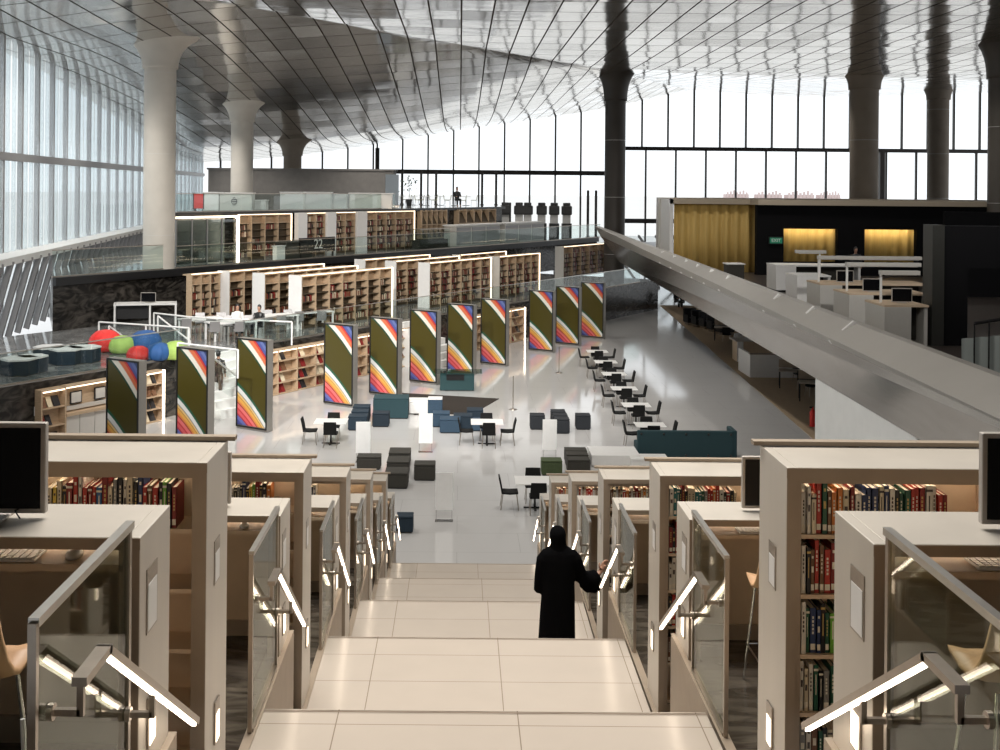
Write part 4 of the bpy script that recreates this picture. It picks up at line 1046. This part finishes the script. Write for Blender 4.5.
beanbag(155, 362, .48, M_royal, 'blue beanbag, smaller one at the terrace edge', 5); beanbag(172, 361, .50, M_lime, 'lime green beanbag at the second striped panel', 6)
p = at(99, 324, 2.1); t = thing('poster_stand', 'leaning poster stand with a white top and brown front on the lower terrace', 'stand', p, .5)
MB().loft([[(-.45,0,.1),(.45,0,.1),(.45,.05,.1),(-.45,.05,.1)], [(-.45,.45,1.1),(.45,.45,1.1),(.45,.5,1.1),(-.45,.5,1.1)]], smooth=False).build('brown_board', mat('brown_board',(.25,.10,.03),.6), t)
MB().loft([[(-.5,.45,1.05),(.5,.45,1.05),(.5,.5,1.05),(-.5,.5,1.05)], [(-.5,.75,1.6),(.5,.75,1.6),(.5,.8,1.6),(-.5,.8,1.6)]], smooth=False).build('white_header', M_plate, t)
for sx in (-.4,.4): MB().bar((sx,.1,0),(sx,.55,1.1),.04,.04).bar((sx,1.0,0),(sx,.6,1.1),.04,.04).build('leg', M_woodd, t)
# reception desk
p = at(152, 326, 2.1); t = thing('reception_desk', 'white-legged reception desk on the lower terrace under the big column', 'desk', p, .25)
MB().box(-1.7,1.1,0,1.1,.95,1.02).build('desktop', M_white, t)
for sx in (-1.65,-.1,1.05):
    for sy in (.05, 1.05): MB().box(sx-.04,sx+.04,sy-.04,sy+.04,0,.95).build('leg', M_white, t)
MB().box(-1.6,-.2,.5,1.0,.3,.9).build('drawer_unit', M_black, t)
make_monitor(p.x-.3, p.y+.45, 3.12, 'white computer monitor on the reception desk', .7, .45, group='reception monitor')
# study tables, chairs and readers
def study(px, py, w, nm):
    p = at(px, py, 2.85); t = thing('study_table', 'white study table on the lower terrace, '+nm, 'table', (p.x, p.y, 2.1), UANG-.35, 'white study tables on the lower terrace')
    MB().box(-w/2,w/2,-.5,.5,.70,.75).build('tabletop', M_white, t)
    for sx in (-1,1):
        for sy in (-1,1): MB().box(sx*(w/2-.06)-.035, sx*(w/2-.06)+.035, sy*.44-.035, sy*.44+.035, 0, .7).build('leg', M_white, t)
    return p
gch = make_chair()
for ch in gch.children:
    if ch.name.startswith('seat') or ch.name.startswith('backrest'): ch.data.materials[0] = M_greyframe
gch['group'] = 'grey chairs at the study tables'; gu = [False]
def gchair(x, y, z, rz, label):
    c = gch if not gu[0] else dup(gch); gu[0] = True
    c.location = (x, y, z); c.rotation_euler.z = rz; c['label'] = label
for i, (px, py, w, nm) in enumerate(((203,318,1.9,'leftmost'), (231,321,2.0,'second from the left'), (272,315,2.2,'third from the left, before the middle bookcase end'), (312,311,1.8,'rightmost, before the front bookcase'))):
    p = study(px, py, w, nm)
    for j, (dx, dy, rz) in enumerate(((-.5,-.95,PI), (.5,-.8,PI), (-.3,.85,0), (.6,1.0,0))):
        gchair(p.x+dx, p.y+dy, 2.1, rz+.3, f"grey chair, {['near left','near right','far left','far right'][j]} of study table {nm.split(',')[0]}")

# ---------------------------------------------------------------- small figures far off
def figure(label, loc, rz, pose, top, hair=M_black, legs=M_black, h=1.0):
    t = thing('person', label, 'person', loc, rz); t.scale = (h,)*3
    m = MB(); sit = pose == 'sit'; hz = .46 if sit else .92
    J = lambda *p: Vector(p)
    for sx in (-1, 1):
        hip = J(sx*.09,0,hz); knee = J(sx*.11,-.42,hz) if sit else J(sx*.10,-.02,.5); foot = J(sx*.11,-.42,.08) if sit else J(sx*.10,.02,.08)
        m.loft(tube_rings([hip, knee, foot], [.085,.062,.045], 10)); m.loft(tube_rings([foot+J(0,.05,-.03), foot+J(0,-.16,-.04)], [.045,.035], 8))
        sh = J(sx*.19,0,hz+.50); el = J(sx*.24,-.04,hz+.22); ha = J(sx*.16,-.30,hz+.20) if sit else J(sx*.23,-.10,hz-.02)
        m.loft(tube_rings([sh, el, ha], [.05,.04,.028], 10)); m.loft(tube_rings([ha, ha+(ha-el).normalized()*.12], [.03,.035], 8, .5))
    m.loft([ring(0,0,hz-.08,.15,.11,16), ring(0,0,hz+.1,.14,.10,16), ring(0,0,hz+.35,.17,.11,16), ring(0,0,hz+.5,.18,.10,16), ring(0,0,hz+.57,.06,.06,16), ring(0,0,hz+.66,.05,.05,16)])
    m.loft([ring(0,-.01,hz+.62,.05,.06,16), ring(0,-.01,hz+.68,.07,.085,16), ring(0,-.01,hz+.76,.075,.09,16), ring(0,0,hz+.84,.05,.06,16), ring(0,0,hz+.86,.01,.01,16)])
    b = m.build('body', M_skin, t); md = b.modifiers.new('j', 'REMESH'); md.mode = 'VOXEL'; md.voxel_size = .018; md.use_smooth_shade = True
    c = MB(); c.loft([ring(0,0,hz-.10,.175,.135,16), ring(0,0,hz+.1,.165,.125,16), ring(0,0,hz+.35,.19,.13,16), ring(0,0,hz+.5,.20,.115,16), ring(0,0,hz+.56,.08,.08,16)])
    for sx in (-1, 1):
        sh = J(sx*.18,0,hz+.50); el = J(sx*.24,-.04,hz+.22); ha = J(sx*.17,-.27,hz+.20) if sit else J(sx*.23,-.09,hz+.02)
        c.loft(tube_rings([sh, el, ha], [.068,.058,.045], 10))
    c.build('top', top, t)
    c = MB()
    for sx in (-1, 1):
        hip = J(sx*.09,0,hz); knee = J(sx*.11,-.42,hz) if sit else J(sx*.10,-.02,.5); foot = J(sx*.11,-.42,.1) if sit else J(sx*.10,.02,.1)
        c.loft(tube_rings([hip, knee, foot], [.105,.08,.065], 10))
    c.build('trousers', legs, t)
    MB().loft([ring(0,.02,hz+.66,.07,.08,14), ring(0,.015,hz+.74,.085,.095,14), ring(0,.005,hz+.83,.075,.085,14), ring(0,0,hz+.885,.03,.03,14)]).build('hair', hair, t)
p = at(218, 402, .45); figure('person in dark clothes standing on the white steps behind the second striped panel', (p.x, p.y, .6), PI*.9, 'stand', M_black)
p = at(235, 336, 2.1+.0); figure('reader in a white top seated at the study tables, black hair', (p.x, p.y+.5, 2.1), .4, 'sit', M_white)
p = at(257, 337, 2.1); figure('reader in black seated at the study tables', (p.x, p.y+.5, 2.1), -.3, 'sit', M_black)
# ================================================================ top terrace (z = 7.12)
Z3 = 7.12
def topbox(px0, px1, y, h, d, m_, name, label, cat, front=None, group=None, z=Z3, topm=None):
    a = atd(px0, 200, y); b = atd(px1, 200, y); w = b.x-a.x
    t = thing(name, label, cat, (a.x, y, z), 0, group)
    MB().box(0, w, 0, d, 0, h).build('body', m_, t, bevel=.02); MB().box(-.04, w+.04, -.05, d+.05, h, h+.05).build('top', topm or M_white, t)
    n = max(1, int(w/1.2))
    for i in range(n): MB().box(w*(i+.03)/n, w*(i+.97)/n, -.015, 0, .06, h-.05).build('front_panel', front or m_, t)
    return t
t = topbox(203, 219, 66, 1.02, 1.0, M_white, 'white_counter', 'white counter block at the left of the top terrace, beside the red trolley', 'counter')
t = topbox(219.5, 252, 66, 1.0, 1.0, M_plate, 'reception_counter', 'grey counter with a dark emblem before the second column', 'counter')
m = MB(); m.lathe([(0,0),(.17,.01),(.17,.02)], 16); 
for i, v in enumerate(m.v): m.v[i] = (v[0]+.85, -.02-v[2], v[1]*1.35+.55)
m.build('dark_emblem', M_black, t)
m = MB()
for q in range(4): m.box(.72, .98, -.05, -.045, .38+q*.1, .42+q*.1)
m.build('emblem_bars', M_plate, t)
p = atd(198.5, 200, 66); t = thing('book_trolley', 'red book trolley at the left end of the top terrace', 'trolley', (p.x, 66, Z3))
MB().box(-.3,.3,0,.4,.12,.98).build('red_body', M_red, t, bevel=.02)
for sx in (-.3,.3): MB().box(sx-.03,sx+.03,-.02,.42,.08,1.02).build('side_frame', M_black, t)
for sx in (-.25,.25):
    for sy in (.05,.35): MB().box(sx-.03,sx+.03,sy-.03,sy+.03,0,.1).build('wheel', M_black, t)
for i, (a, b, h) in enumerate(((255,266,.55),(280,303,1.05),(304,331,1.05),(332,347,.95),(349,392,1.0))):
    topbox(a, b, 70+i*1.5, h, .9, M_white if i != 4 else M_plate, 'white_counter', f"white counter on the top terrace, {['small low one beside the column','left of the glazed pair','right of the glazed pair','short one in the middle','longest one at the right end'][i]}", 'counter', group='white counters on the top terrace')
o = MB().box(0, 14.5, 0, 4, 0, 2.7).box(-.1, 14.6, -.1, 4.1, 2.7, 2.85).build('stone_block_room', mat('grey_brown_stone', (.16,.15,.14), .7, 0, .1, 2), None, (atd(208,190,90).x, 90, Z3)); tag(o, 'long grey-brown stone block room at the back of the top terrace', 'wall')
t = thing('room_divider', 'pale blue-grey upright screen at the right end of the stone block', 'screen', (atd(392,190,86).x, 86, Z3)); MB().box(-.5,.5,0,.1,.1,2.4).build('screen_panel', mat('pale_blue_panel',(.45,.52,.58),.4), t); MB().box(-.55,.55,-.1,.2,0,.1).build('foot', M_steel, t)
# cafe tables and pale green chairs before the far window
pch = make_chair()
for ch in pch.children:
    if ch.name.startswith('seat') or ch.name.startswith('backrest'): ch.data.materials[0] = mat('pale_olive_plastic', (.40,.42,.25), .5)
pch['group'] = 'pale olive chairs on the top terrace'; pu = [False]
for i, px in enumerate((400, 413, 426, 440, 455, 466)):
    p = atd(px, 200, 92+(i % 2)*2)
    table(p.x, p.y, f'small cafe table on the top terrace by the far window, {ORD[i]} from the left', .8, .8, z=Z3, group='cafe tables on the top terrace')
    for j, (dx, rz) in enumerate(((-.65, PI/2), (.65, -PI/2))):
        c = pch if not pu[0] else dup(pch); pu[0] = True
        c.location = (p.x+dx, p.y-.1, Z3); c.rotation_euler.z = rz; c['label'] = f"pale olive chair on the {'left' if j==0 else 'right'} of the {ORD[i]} cafe table from the left"
p = atd(457, 200, 91); figure('person in black seated at a cafe table on the top terrace', (p.x, p.y, Z3), .3, 'sit', M_black, h=1.15)
p = atd(409, 200, 90); t = thing('potted_plant', 'thin potted plant among the cafe tables of the top terrace', 'plant', (p.x, p.y, Z3))
MB().lathe([(.2,0),(.26,.5),(.26,.52)], 14).build('pot', M_black, t); MB().tube([(0,0,.5),(.05,0,1.1),(-.05,0,1.8)], .02, 6).build('stem', M_woodd, t)
m = MB(); rr = random.Random(3)
for q in range(60):
    a = Vector((rr.gauss(0,.35), rr.gauss(0,.3), rr.uniform(1.1,2.3))); b = a+Vector((rr.gauss(0,.15), rr.gauss(0,.15), rr.gauss(0,.1))); c = a+Vector((rr.gauss(0,.08), rr.gauss(0,.08), rr.uniform(.05,.15)))
    m.add([a, b, c], [(0,1,2)])
m.build('leaves', mat('dark_leaf', (.05,.08,.03), .6), t)
for i, px in enumerate((402, 421, 436, 482, 496, 510, 588, 596)):          # slim dark posts before the far window
    p = atd(px, 200, 98); o = MB().box(-.1,.1,-.1,.1,0,2.9 if px < 515 else 4).box(-.16,.16,-.16,.16,0,.06).build('window_post', M_darkframe, None, (p.x, 98, Z3 if px < 500 else 4.45)); tag(o, f'slim dark post before the far window, {ORD[i]} from the left', 'post', 'slim dark posts before the far window')

# ================================================================ balcony beam on the right
A = [(10.97,14.5,4.72), (9.99,14.5,4.22), (10.6,14.5,2.65), (11.85,14.5,2.65), (11.85,14.5,3.9), (11.2,14.5,3.9), (11.2,14.5,4.72)]
B = [(8.95,76,6.1), (9.3,76,5.46), (10.6,76,3.75), (11.7,76,3.5), (11.7,76,4.05), (10.2,76,4.7), (9.25,76,6.1)]
M_beamtop = mat('beam_satin_panel', (.44,.42,.39), .45, .3, .03, 1)
M_beamlow = mat('brushed_beam_metal', (.55,.52,.49), .22, .92, .08, 2.5, bump=.25, stretch=(1,.25,1))
m = MB(); vs = A+B; n = 7
for k in range(n):
    q = (k+1) % n; m.add([A[k], A[q], B[q], B[k]], [(0,1,2,3)], 0 if k in (0, 5, 6) else 1 if k == 1 else 2)
m.add(A, [tuple(range(n))], 0); m.add(B, [tuple(range(n))[::-1]], 0)
bt = m.build('balcony_beam', [M_beamtop, M_beamlow, M_plate]); struct(bt)
# pale joint ribs across the sloping top
def lerp(a, b, f): return Vector(a).lerp(Vector(b), f)
for px, py in ((856.6,0),(816.7,0),(781.6,0),(731,0),(714,0),(700,0),(688,0),(676,0),(664,0)):
    # where the ray through the rib meets the sloping face, find f along the beam by matching the upper edge
    best = min((abs(VX+F*lerp(A[0],B[0],f/2000).x/lerp(A[0],B[0],f/2000).y-px), f/2000) for f in range(2001))[1]
    a, b = lerp(A[0], B[0], best), lerp(A[1], B[1], best)
    nrm = Vector((-.66,0,.75))
    o = MB().bar(a+nrm*.04, b+nrm*.04, .11*(1 if best < .3 else 1.5), .10).build('joint_rib', M_white, bt)
# balcony deck
struct(MB().box(11.6, 62, 15, 66, 3.35, 4.0).build('floor_balcony', [mat('dark_balcony_floor', (.06,.05,.045), .35, 0, .1, 2)]))
struct(MB().box(14.0, 62, 66, 100, 3.35, 4.0).build('floor_balcony', [mat('dark_balcony_floor2', (.10,.08,.07), .35, 0, .1, 2)]))
# white wall carrying the beam
struct(MB().add([(10.62,34.2,0),(10.62,26.6,0),(10.62,26.6,3.05),(10.62,34.2,3.05),(11.6,34.2,0),(11.6,26.6,0),(11.6,26.6,3.05),(11.6,34.2,3.05)], [(0,1,2,3),(4,7,6,5),(0,3,7,4),(1,5,6,2),(3,2,6,7)]).build('wall_right', M_whitepaint))
struct(MB().box(10.85, 11.6, 12, 26.6, 0, 3.05).build('wall_right', M_whitepaint))

# ---------------------------------------------------------------- gold-curtained room
def curtain(x0, x1, y, z0, z1, name, label=None, parent=None, amp=.09, wl=.42, rot=0.):
    m = MB(); n = int((x1-x0)/.05); vs = []
    for i in range(n+1):
        x = x0+(x1-x0)*i/n; w = amp*math.sin(x*2*PI/wl+.8*math.sin(x*1.7))
        vs += [(x, y+w, z0), (x, y+w*.8, (z0+z1)/2), (x, y+w*.5, z1)]
    m.add(vs, [f for i in range(n) for f in ((3*i,3*i+3,3*i+4,3*i+1),(3*i+1,3*i+4,3*i+5,3*i+2))], 0, True)
    o = m.build(name, M_gold, parent); md = o.modifiers.new('t', 'SOLIDIFY'); md.thickness = .02
    if label: tag(o, label, 'curtain')
    return o
YB = 62.0
x = lambda px, y: atd(px, 200, y).x
curtain(x(674,64), x(760,64), 64, 4.0, 8.0, 'gold_curtain', 'long gold curtain hanging at the left of the black room front', wl=.6, amp=.10)
M_blackwall = mat('matt_black_wall', (.006,.006,.007), .8, spec=.1)
xa, xb = x(757,YB), x(1100,YB)
w1a, w1b, w2a, w2b = x(784,YB), x(838,YB), x(865,YB), x(917,YB)
zt, zb = EZ-ray(810,229)[1]*YB, EZ-ray(810,262)[1]*YB
ZR = 7.78
m = MB().box(xa, w1a, YB, YB+.4, 4, ZR).box(w1b, w2a, YB, YB+.4, 4, ZR).box(w2b, xb, YB, YB+.4, 4, ZR)
m.box(w1a, w1b, YB, YB+.4, zt, ZR).box(w2a, w2b, YB, YB+.4, zt, ZR).box(w1a, w1b, YB, YB+.4, 4, zb).box(w2a, w2b, YB, YB+.4, 4, zb)
struct(m.build('wall_back', M_blackwall))
curtain(w1a-.3, w1b+.3, YB+.8, 4.2, zt+.3, 'gold_curtain', 'gold curtain seen through the left opening of the black room', wl=.5)
curtain(w2a-.3, w2b+.3, YB+.8, 4.2, zt+.3, 'gold_curtain', 'gold curtain seen through the right opening of the black room', wl=.5)
for a, b in ((w1a, w1b), (w2a, w2b)):                                    # area lights just behind the openings, shining on the curtains
    ld = bpy.data.lights.new('curtain_light', 'AREA'); ld.shape = 'RECTANGLE'; ld.size = b-a; ld.size_y = .2; ld.energy = 22; ld.color = (1,.86,.6)
    lo = bpy.data.objects.new('curtain_light', ld); C.objects.link(lo); lo.location = ((a+b)/2, YB+.42, zt+.15); lo.rotation_euler = (math.radians(35), 0, 0)
struct(MB().box(xa, xb, YB-.3, YB+14, ZR, ZR+.28).box(x(674,64)-.3, xa, YB+1.6, YB+5, ZR, ZR+.28).build('trim_room_roof', mat('beige_roof_edge', (.50,.42,.32), .6)))
struct(MB().box(x(657,67), x(672,67), 66.5, 67.2, 4.0, 8.1).build('wall_left', M_plate))
struct(MB().box(x(673,64)-.25, x(673,64)-.05, 63.6, 67, 4.0, 8.05).build('wall_side', M_white))
struct(MB().box(x(674,67)-.1, xb, 66.6, 67.5, 7.7, 8.1).build('trim_room_top', mat('beige_roof_edge2', (.50,.42,.32), .6)))
# exit sign on the black wall
p = atd(776, 240.5, YB-.1); t = thing('exit_sign', 'small green lit exit sign on the black wall', 'sign', (p.x, YB-.1, p.z))
MB().box(-.38,.38,0,.08,-.2,.2).build('sign_case', M_black, t); MB().box(-.33,.33,-.01,0,-.15,.15).build('sign_face', mat('exit_green', (.02,.22,.12), .5, emit=.08, ecol=(.05,.5,.3)), t)
text('EXIT', .24, (0,-.02,0), (PI/2,0,0), M_white, t)
# black portal at the right
m = MB().box(x(933,34), x(945,34), 34, 34.7, 4, EZ-ray(935,225)[1]*34, 0)
m2 = MB().box(x(945,34), x(945,34)+9, 34.1, 34.7, EZ-ray(935,268)[1]*34, EZ-ray(935,226)[1]*34).box(x(945,34), x(970,34), 34.1, 34.7, 4, EZ-ray(935,268)[1]*34)
struct(MB().box(x(946,50), 45, 50, 50.3, 4, 7.7).build('wall_inner', M_blackwall)); struct(m.build('trim_portal_edge', mat('dark_grey_metal', (.05,.05,.045), .4, .5))); struct(m2.build('wall_portal', M_blackwall))
struct(MB().box(x(945,34)+2.6, x(945,34)+9, 34.1, 34.7, 4, 4.6).build('wall_portal', M_blackwall))

# workbenches on the balcony
BN = ['farthest, white one by the black wall','second farthest, white one','middle one, grey end','second nearest, grey end','nearest, grey end']
for i, (px, py) in enumerate(((776,292),(797,306),(820,317),(849,330),(884,346))):
    p = at(px, py, 4.0); L = x(930, p.y)-p.x if i > 1 else (x(862,p.y)-p.x if i == 0 else x(832,p.y)-p.x)
    em = M_white if i < 2 else M_plate
    t = thing('office_bench', f'long office bench on the balcony, {BN[i]}', 'desk', (p.x, p.y, 4.0), 0, 'office benches on the balcony')
    MB().box(0, .9 if i < 2 else .8, 0, 1.6, .08, 1.15).build('end_cabinet', em, t, bevel=.01)
    MB().box(.03, .8, .03, 1.5, 0, .08).build('plinth', M_black, t)
    MB().box(0, L, 0, 1.65, 1.15, 1.21).build('benchtop', M_white if i < 2 else M_inner, t)
    MB().box(.85, L, .7, .78, .1, 1.15).build('modesty_panel', M_charcoal, t)
    MB().box(L-.1, L, .1, 1.5, 0, 1.15).build('end_leg', em, t)
    if i >= 1:
        zt_ = 2.05
        MB().box(.15 if i > 1 else 1.1, .21 if i > 1 else 1.16, .75, .81, 1.2, zt_).build('lamp_post', M_white, t)
        MB().box(.15, L, .66, .9, zt_, zt_+.12).build('lamp_bar', M_plate, t)
        MB().box(.3, L-.1, .7, .86, zt_-.02, zt_).build('lamp_tube', M_white, t)
for i, (px, y) in enumerate(((845,42.1),(872,38.3),(902,34.6),(829,49))):
    if i == 3: continue
    p = atd(px, 270, y); make_monitor(p.x, y, 5.21, f"black-screened monitor on the balcony bench, {['farthest','middle','nearest'][i]} one", .62, .42, group='monitors on the balcony benches')
for i, (px, py, z) in enumerate(((842,321,4.0),(868,332,4.0),(905,345,4.0),(919,338,4.0),(740,268,4.0),(752,272,4.0))):
    p = at(px, py-6, z); chair(p.x+.2, p.y+.4, .3, f"black chair on the balcony, {['between the middle benches','between the nearer benches','before the nearest bench','behind the nearest bench','left of the pair by the long gold curtain','right of the pair by the long gold curtain'][i]}", None, 4.0, scale=1.25)
p = at(815, 275, 4.0); figure('person in black behind the far counter under the left gold opening', (p.x, 56, 4.0), .1, 'stand', M_black, h=1.03)
topbox(728, 745, 55, 1.0, .8, M_charcoal, 'dark_cabinet', 'dark cabinet before the long gold curtain', 'cabinet', z=4.0)
# curved dark stair balustrade with pale pleated side at the right edge
t = thing('curved_stair', 'curved stair with dark railing and pale pleated side at the right edge', 'staircase', (13.3, 26.5, 4.0))
m = MB(); vs = []; n = 40
for i in range(n+1):
    f = i/n; ang = f*1.2; xx = -1.1+4.7*f; yy = 1.4*math.cos(ang*1.3); w = .05*math.sin(i*2.2)
    vs += [(xx+0, yy+w, .0), (xx, yy+w, 1.0+.5*f)]
m.add(vs, [(2*i,2*i+2,2*i+3,2*i+1) for i in range(n)], 0, True); m.build('pleated_side', mat('pale_teal_pleats', (.42,.47,.46), .5), t)
m = MB(); m.tube([(-.9+4.5*i/12, 1.3*math.cos(1.56*i/12)-.15, 1.4+.8*i/12) for i in range(13)], .04, 8); m.build('handrail', M_black, t)
for i in range(14):
    f = i/13; MB().box(-.9+4.5*f-.015, -.9+4.5*f+.015, 1.3*math.cos(1.56*f)-.16, 1.3*math.cos(1.56*f)-.13, 0, 1.4+.8*f).build('baluster', M_black, t)

# ================================================================ work area under the balcony
struct_pts = [at(660,305.5,0), at(815,441,0)]
d = (struct_pts[1]-struct_pts[0]); P = [struct_pts[0], struct_pts[1]+d*.1, Vector((25, struct_pts[1].y+d.y*.1, 0)), Vector((25, struct_pts[0].y, 0))]
m = MB(); m.prism([Vector((p.x, p.y, .004)) for p in P], (0,0,.02)); o = m.build('carpet', M_carpet, None); tag(o, 'tan carpet under the balcony along the grey floor', 'carpet')
p = at(750, 378, 0); t = thing('low_partition', 'low white partition box under the balcony', 'partition', (p.x, p.y, .024))
MB().box(0, 3.4, .0, .15, 0, 1.05).build('front_panel', M_white, t); MB().box(0, .12, .15, 2.2, 0, 1.05).build('side_panel', M_white, t); MB().box(-.03, 3.45, -.03, .2, 1.05, 1.09).build('top_cap', M_panel_edge, t)
p = at(737, 362, 0); t = thing('tan_counter', 'tan counter with a monitor under the balcony, behind the white partition', 'counter', (p.x, p.y, .024))
MB().box(0, 4.0, 0, 1.0, 0, 1.0).build('counter_body', M_inner, t); MB().box(-.1, 4.05, -.1, 1.2, 1.0, 1.06).build('countertop', M_panel, t); MB().box(0,.3,-.06,0,0,1.0).build('white_end', M_white, t)
p = atd(757, 340, 57.9); make_monitor(p.x, p.y, 1.085, 'black-screened monitor on the tan counter under the balcony', .75, .45, group='counter monitor')
p = atd(744, 340, 57.5); figure('person in white at the tan counter under the balcony', (p.x, p.y+1.2, .03), 0, 'stand', M_white, h=.85)
def wdesk(px, py, w, nm):
    p = at(px, py, 0); t = thing('work_desk', 'pale work desk under the balcony, '+nm, 'desk', (p.x, p.y, .024), -.25, 'work desks under the balcony')
    MB().box(0, w, 0, .8, .72, .76).build('desktop', M_panel, t)
    for sx in (.03, w-.03):
        for sy in (.04,.76): MB().box(sx-.025,sx+.025,sy-.025,sy+.025,0,.72).build('leg', M_black, t)
    MB().box(0, w, .78, .82, .8, 1.15).build('screen_board', M_panel_edge, t)
    return p
p = wdesk(779, 389, 1.8, 'left of the pair'); q = wdesk(799, 402, 1.6, 'right of the pair'); r = wdesk(714, 341, 2.0, 'far one by the dark chairs')
chair(p.x+1.0, p.y-.2, 2.6, 'black chair pulled up to the left work desk under the balcony'); chair(p.x+1.3, p.y+1.4, .2, 'black chair behind the left work desk under the balcony'); chair(q.x+.9, q.y+1.2, .1, 'black chair behind the right work desk under the balcony')
chair(r.x+.6, r.y-.5, 2.8, 'black chair before the far work desk under the balcony')
for i, (px, py) in enumerate(((694,326),(702,328),(710,330),(718,333),(727,336))):
    p = at(px, py, 0); t = thing('lounge_chair', f'black lounge chair in the dark row under the balcony, {ORD[i]} from the left', 'armchair', (p.x, p.y+.6, .024), .2, 'black lounge chairs under the balcony')
    MB().box(-.42,.42,-.4,.4,.15,.45).build('seat', M_black, t, bevel=.05); MB().box(-.42,.42,.3,.48,.4,1.0).build('backrest', M_black, t, bevel=.05)
    for sx in (-.45,.37): MB().box(sx,sx+.08,-.4,.4,.15,.65).build('armrest', M_black, t, bevel=.02)
    for sx in (-.35,.35): MB().box(sx-.03,sx+.03,-.3,.3,0,.15).build('foot', M_steel, t)
for i, (px, py) in enumerate(((677,308),(683,309),(728,326))):
    p = at(px, py, 0); figure(f"person in black seated on the carpet edge area, {['farthest left','beside the farthest','nearest by the tan counter'][i]}", (p.x, p.y+.3, .03), .5-i, 'sit', M_black)
p = at(814, 427, 0); o = MB().lathe([(.11,0),(.11,.5),(.06,.6),(.03,.62),(.03,.7)], 14).build('fire_extinguisher', M_red, None, (p.x-.05, p.y, .024)); MB().box(-.12,.02,-.02,.02,.66,.72).build('handle', M_black, o); tag(o, 'red fire extinguisher at the corner of the white wall under the balcony', 'fire extinguisher')
# slanted glazing far below the beam
t = thing('window_6', None, None, (0,0,0)); t['kind'] = 'structure'
a, b = at(640, 262, 0), at(700, 262, 0)
for i in range(7):
    xx = 14.2+i*1.6
    MB().bar((xx, 100, 0), (xx-2.2, 108, 4.2), .15, .2).build('mullion', M_greyframe, t)
for i in range(6):
    xx = 14.2+i*1.6
    MB().add([(xx,100,0),(xx+1.6,100,0),(xx-.6,108,4.2),(xx-2.2,108,4.2)], [(0,1,2,3)]).build('pane', M_corr, t)

# ================================================================ light
w = bpy.data.worlds.new('sky'); bpy.context.scene.world = w; w.use_nodes = True
bg = w.node_tree.nodes['Background']; bg.inputs['Color'].default_value = (.95,.98,1,1); bg.inputs['Strength'].default_value = 1.08
DL = 1600
def lamp(x_, y_, z_, e, col, sx_, sy_=None, rot=(0,0,0), name='near_fill'):
    ld = bpy.data.lights.new(name, 'AREA'); ld.shape = 'RECTANGLE'; ld.size = sx_; ld.size_y = sy_ or sx_; ld.energy = e; ld.color = col
    o = bpy.data.objects.new(name, ld); C.objects.link(o); o.location = (x_, y_, z_); o.rotation_euler = rot; return o
lamp(0, 12, 15.9, 1850, (1,.95,.88), 7)  # added fill light over the near tiers, not a fitting of the hall
for x_, tx, ty, e in ((-9, -9, 56, 16000), (-3, -3, 46, 12000), (3, 2, 52, 9000), (14, 17, 62, 4500)):   # added fill spots near the ceiling, brightening faces turned to the viewer
    ld = bpy.data.lights.new('hall_fill_spot', 'SPOT'); ld.energy = e; ld.color = (1,.97,.93); ld.spot_size = math.radians(52); ld.spot_blend = .9; ld.shadow_soft_size = .3
    o = bpy.data.objects.new('hall_fill_spot', ld); C.objects.link(o); o.location = (x_, 22, 15.9); d_ = Vector((tx, ty, 1.5))-Vector((x_, 22, 15.9)); o.rotation_euler = d_.to_track_quat('-Z', 'Y').to_euler()
def downlight(x_, y_, e, col=(1,.95,.88), ang=125):
    ld = bpy.data.lights.new('downlight', 'SPOT'); ld.energy = e; ld.color = col; ld.spot_size = math.radians(ang); ld.spot_blend = .8; ld.shadow_soft_size = .25
    o = bpy.data.objects.new('downlight', ld); C.objects.link(o); o.location = (x_, y_, ceil_z(x_, y_)-.15)
for y_ in (30, 41, 52, 63, 74, 86, 100, 116):
    for x_ in (-17, -7, 2, 10):
        if x_ < wall_x(y_)+2: continue
        downlight(x_, y_, DL*({-17: .9, -7: 1., 2: .85, 10: .3}[x_]))
for y_ in (40, 58, 80): downlight(24, y_, DL*.4)
downlight(15.5, 57, DL*.8, ang=100)  # extra spot added to brighten the long gold curtain
sc = bpy.context.scene
sc.view_settings.view_transform = 'Standard'; sc.view_settings.look = 'None'; sc.view_settings.gamma = 1; sc.view_settings.use_curve_mapping = False
sc.view_settings.exposure = 0.38
cy = sc.cycles
cy.use_denoising = True; cy.denoiser = 'OPENIMAGEDENOISE'; cy.denoising_input_passes = 'RGB_ALBEDO_NORMAL'
cy.max_bounces = 9; cy.diffuse_bounces = 4; cy.glossy_bounces = 4; cy.transparent_max_bounces = 24; cy.transmission_bounces = 4
cy.sample_clamp_indirect = 6; cy.caustics_reflective = False; cy.caustics_refractive = False
bpy.context.view_layer.update()

for o in bpy.context.scene.objects:
    if o.parent is None and len(str(o.get('label', '')).split()) > 16: print('LONG', o.name, '|', o['label'])
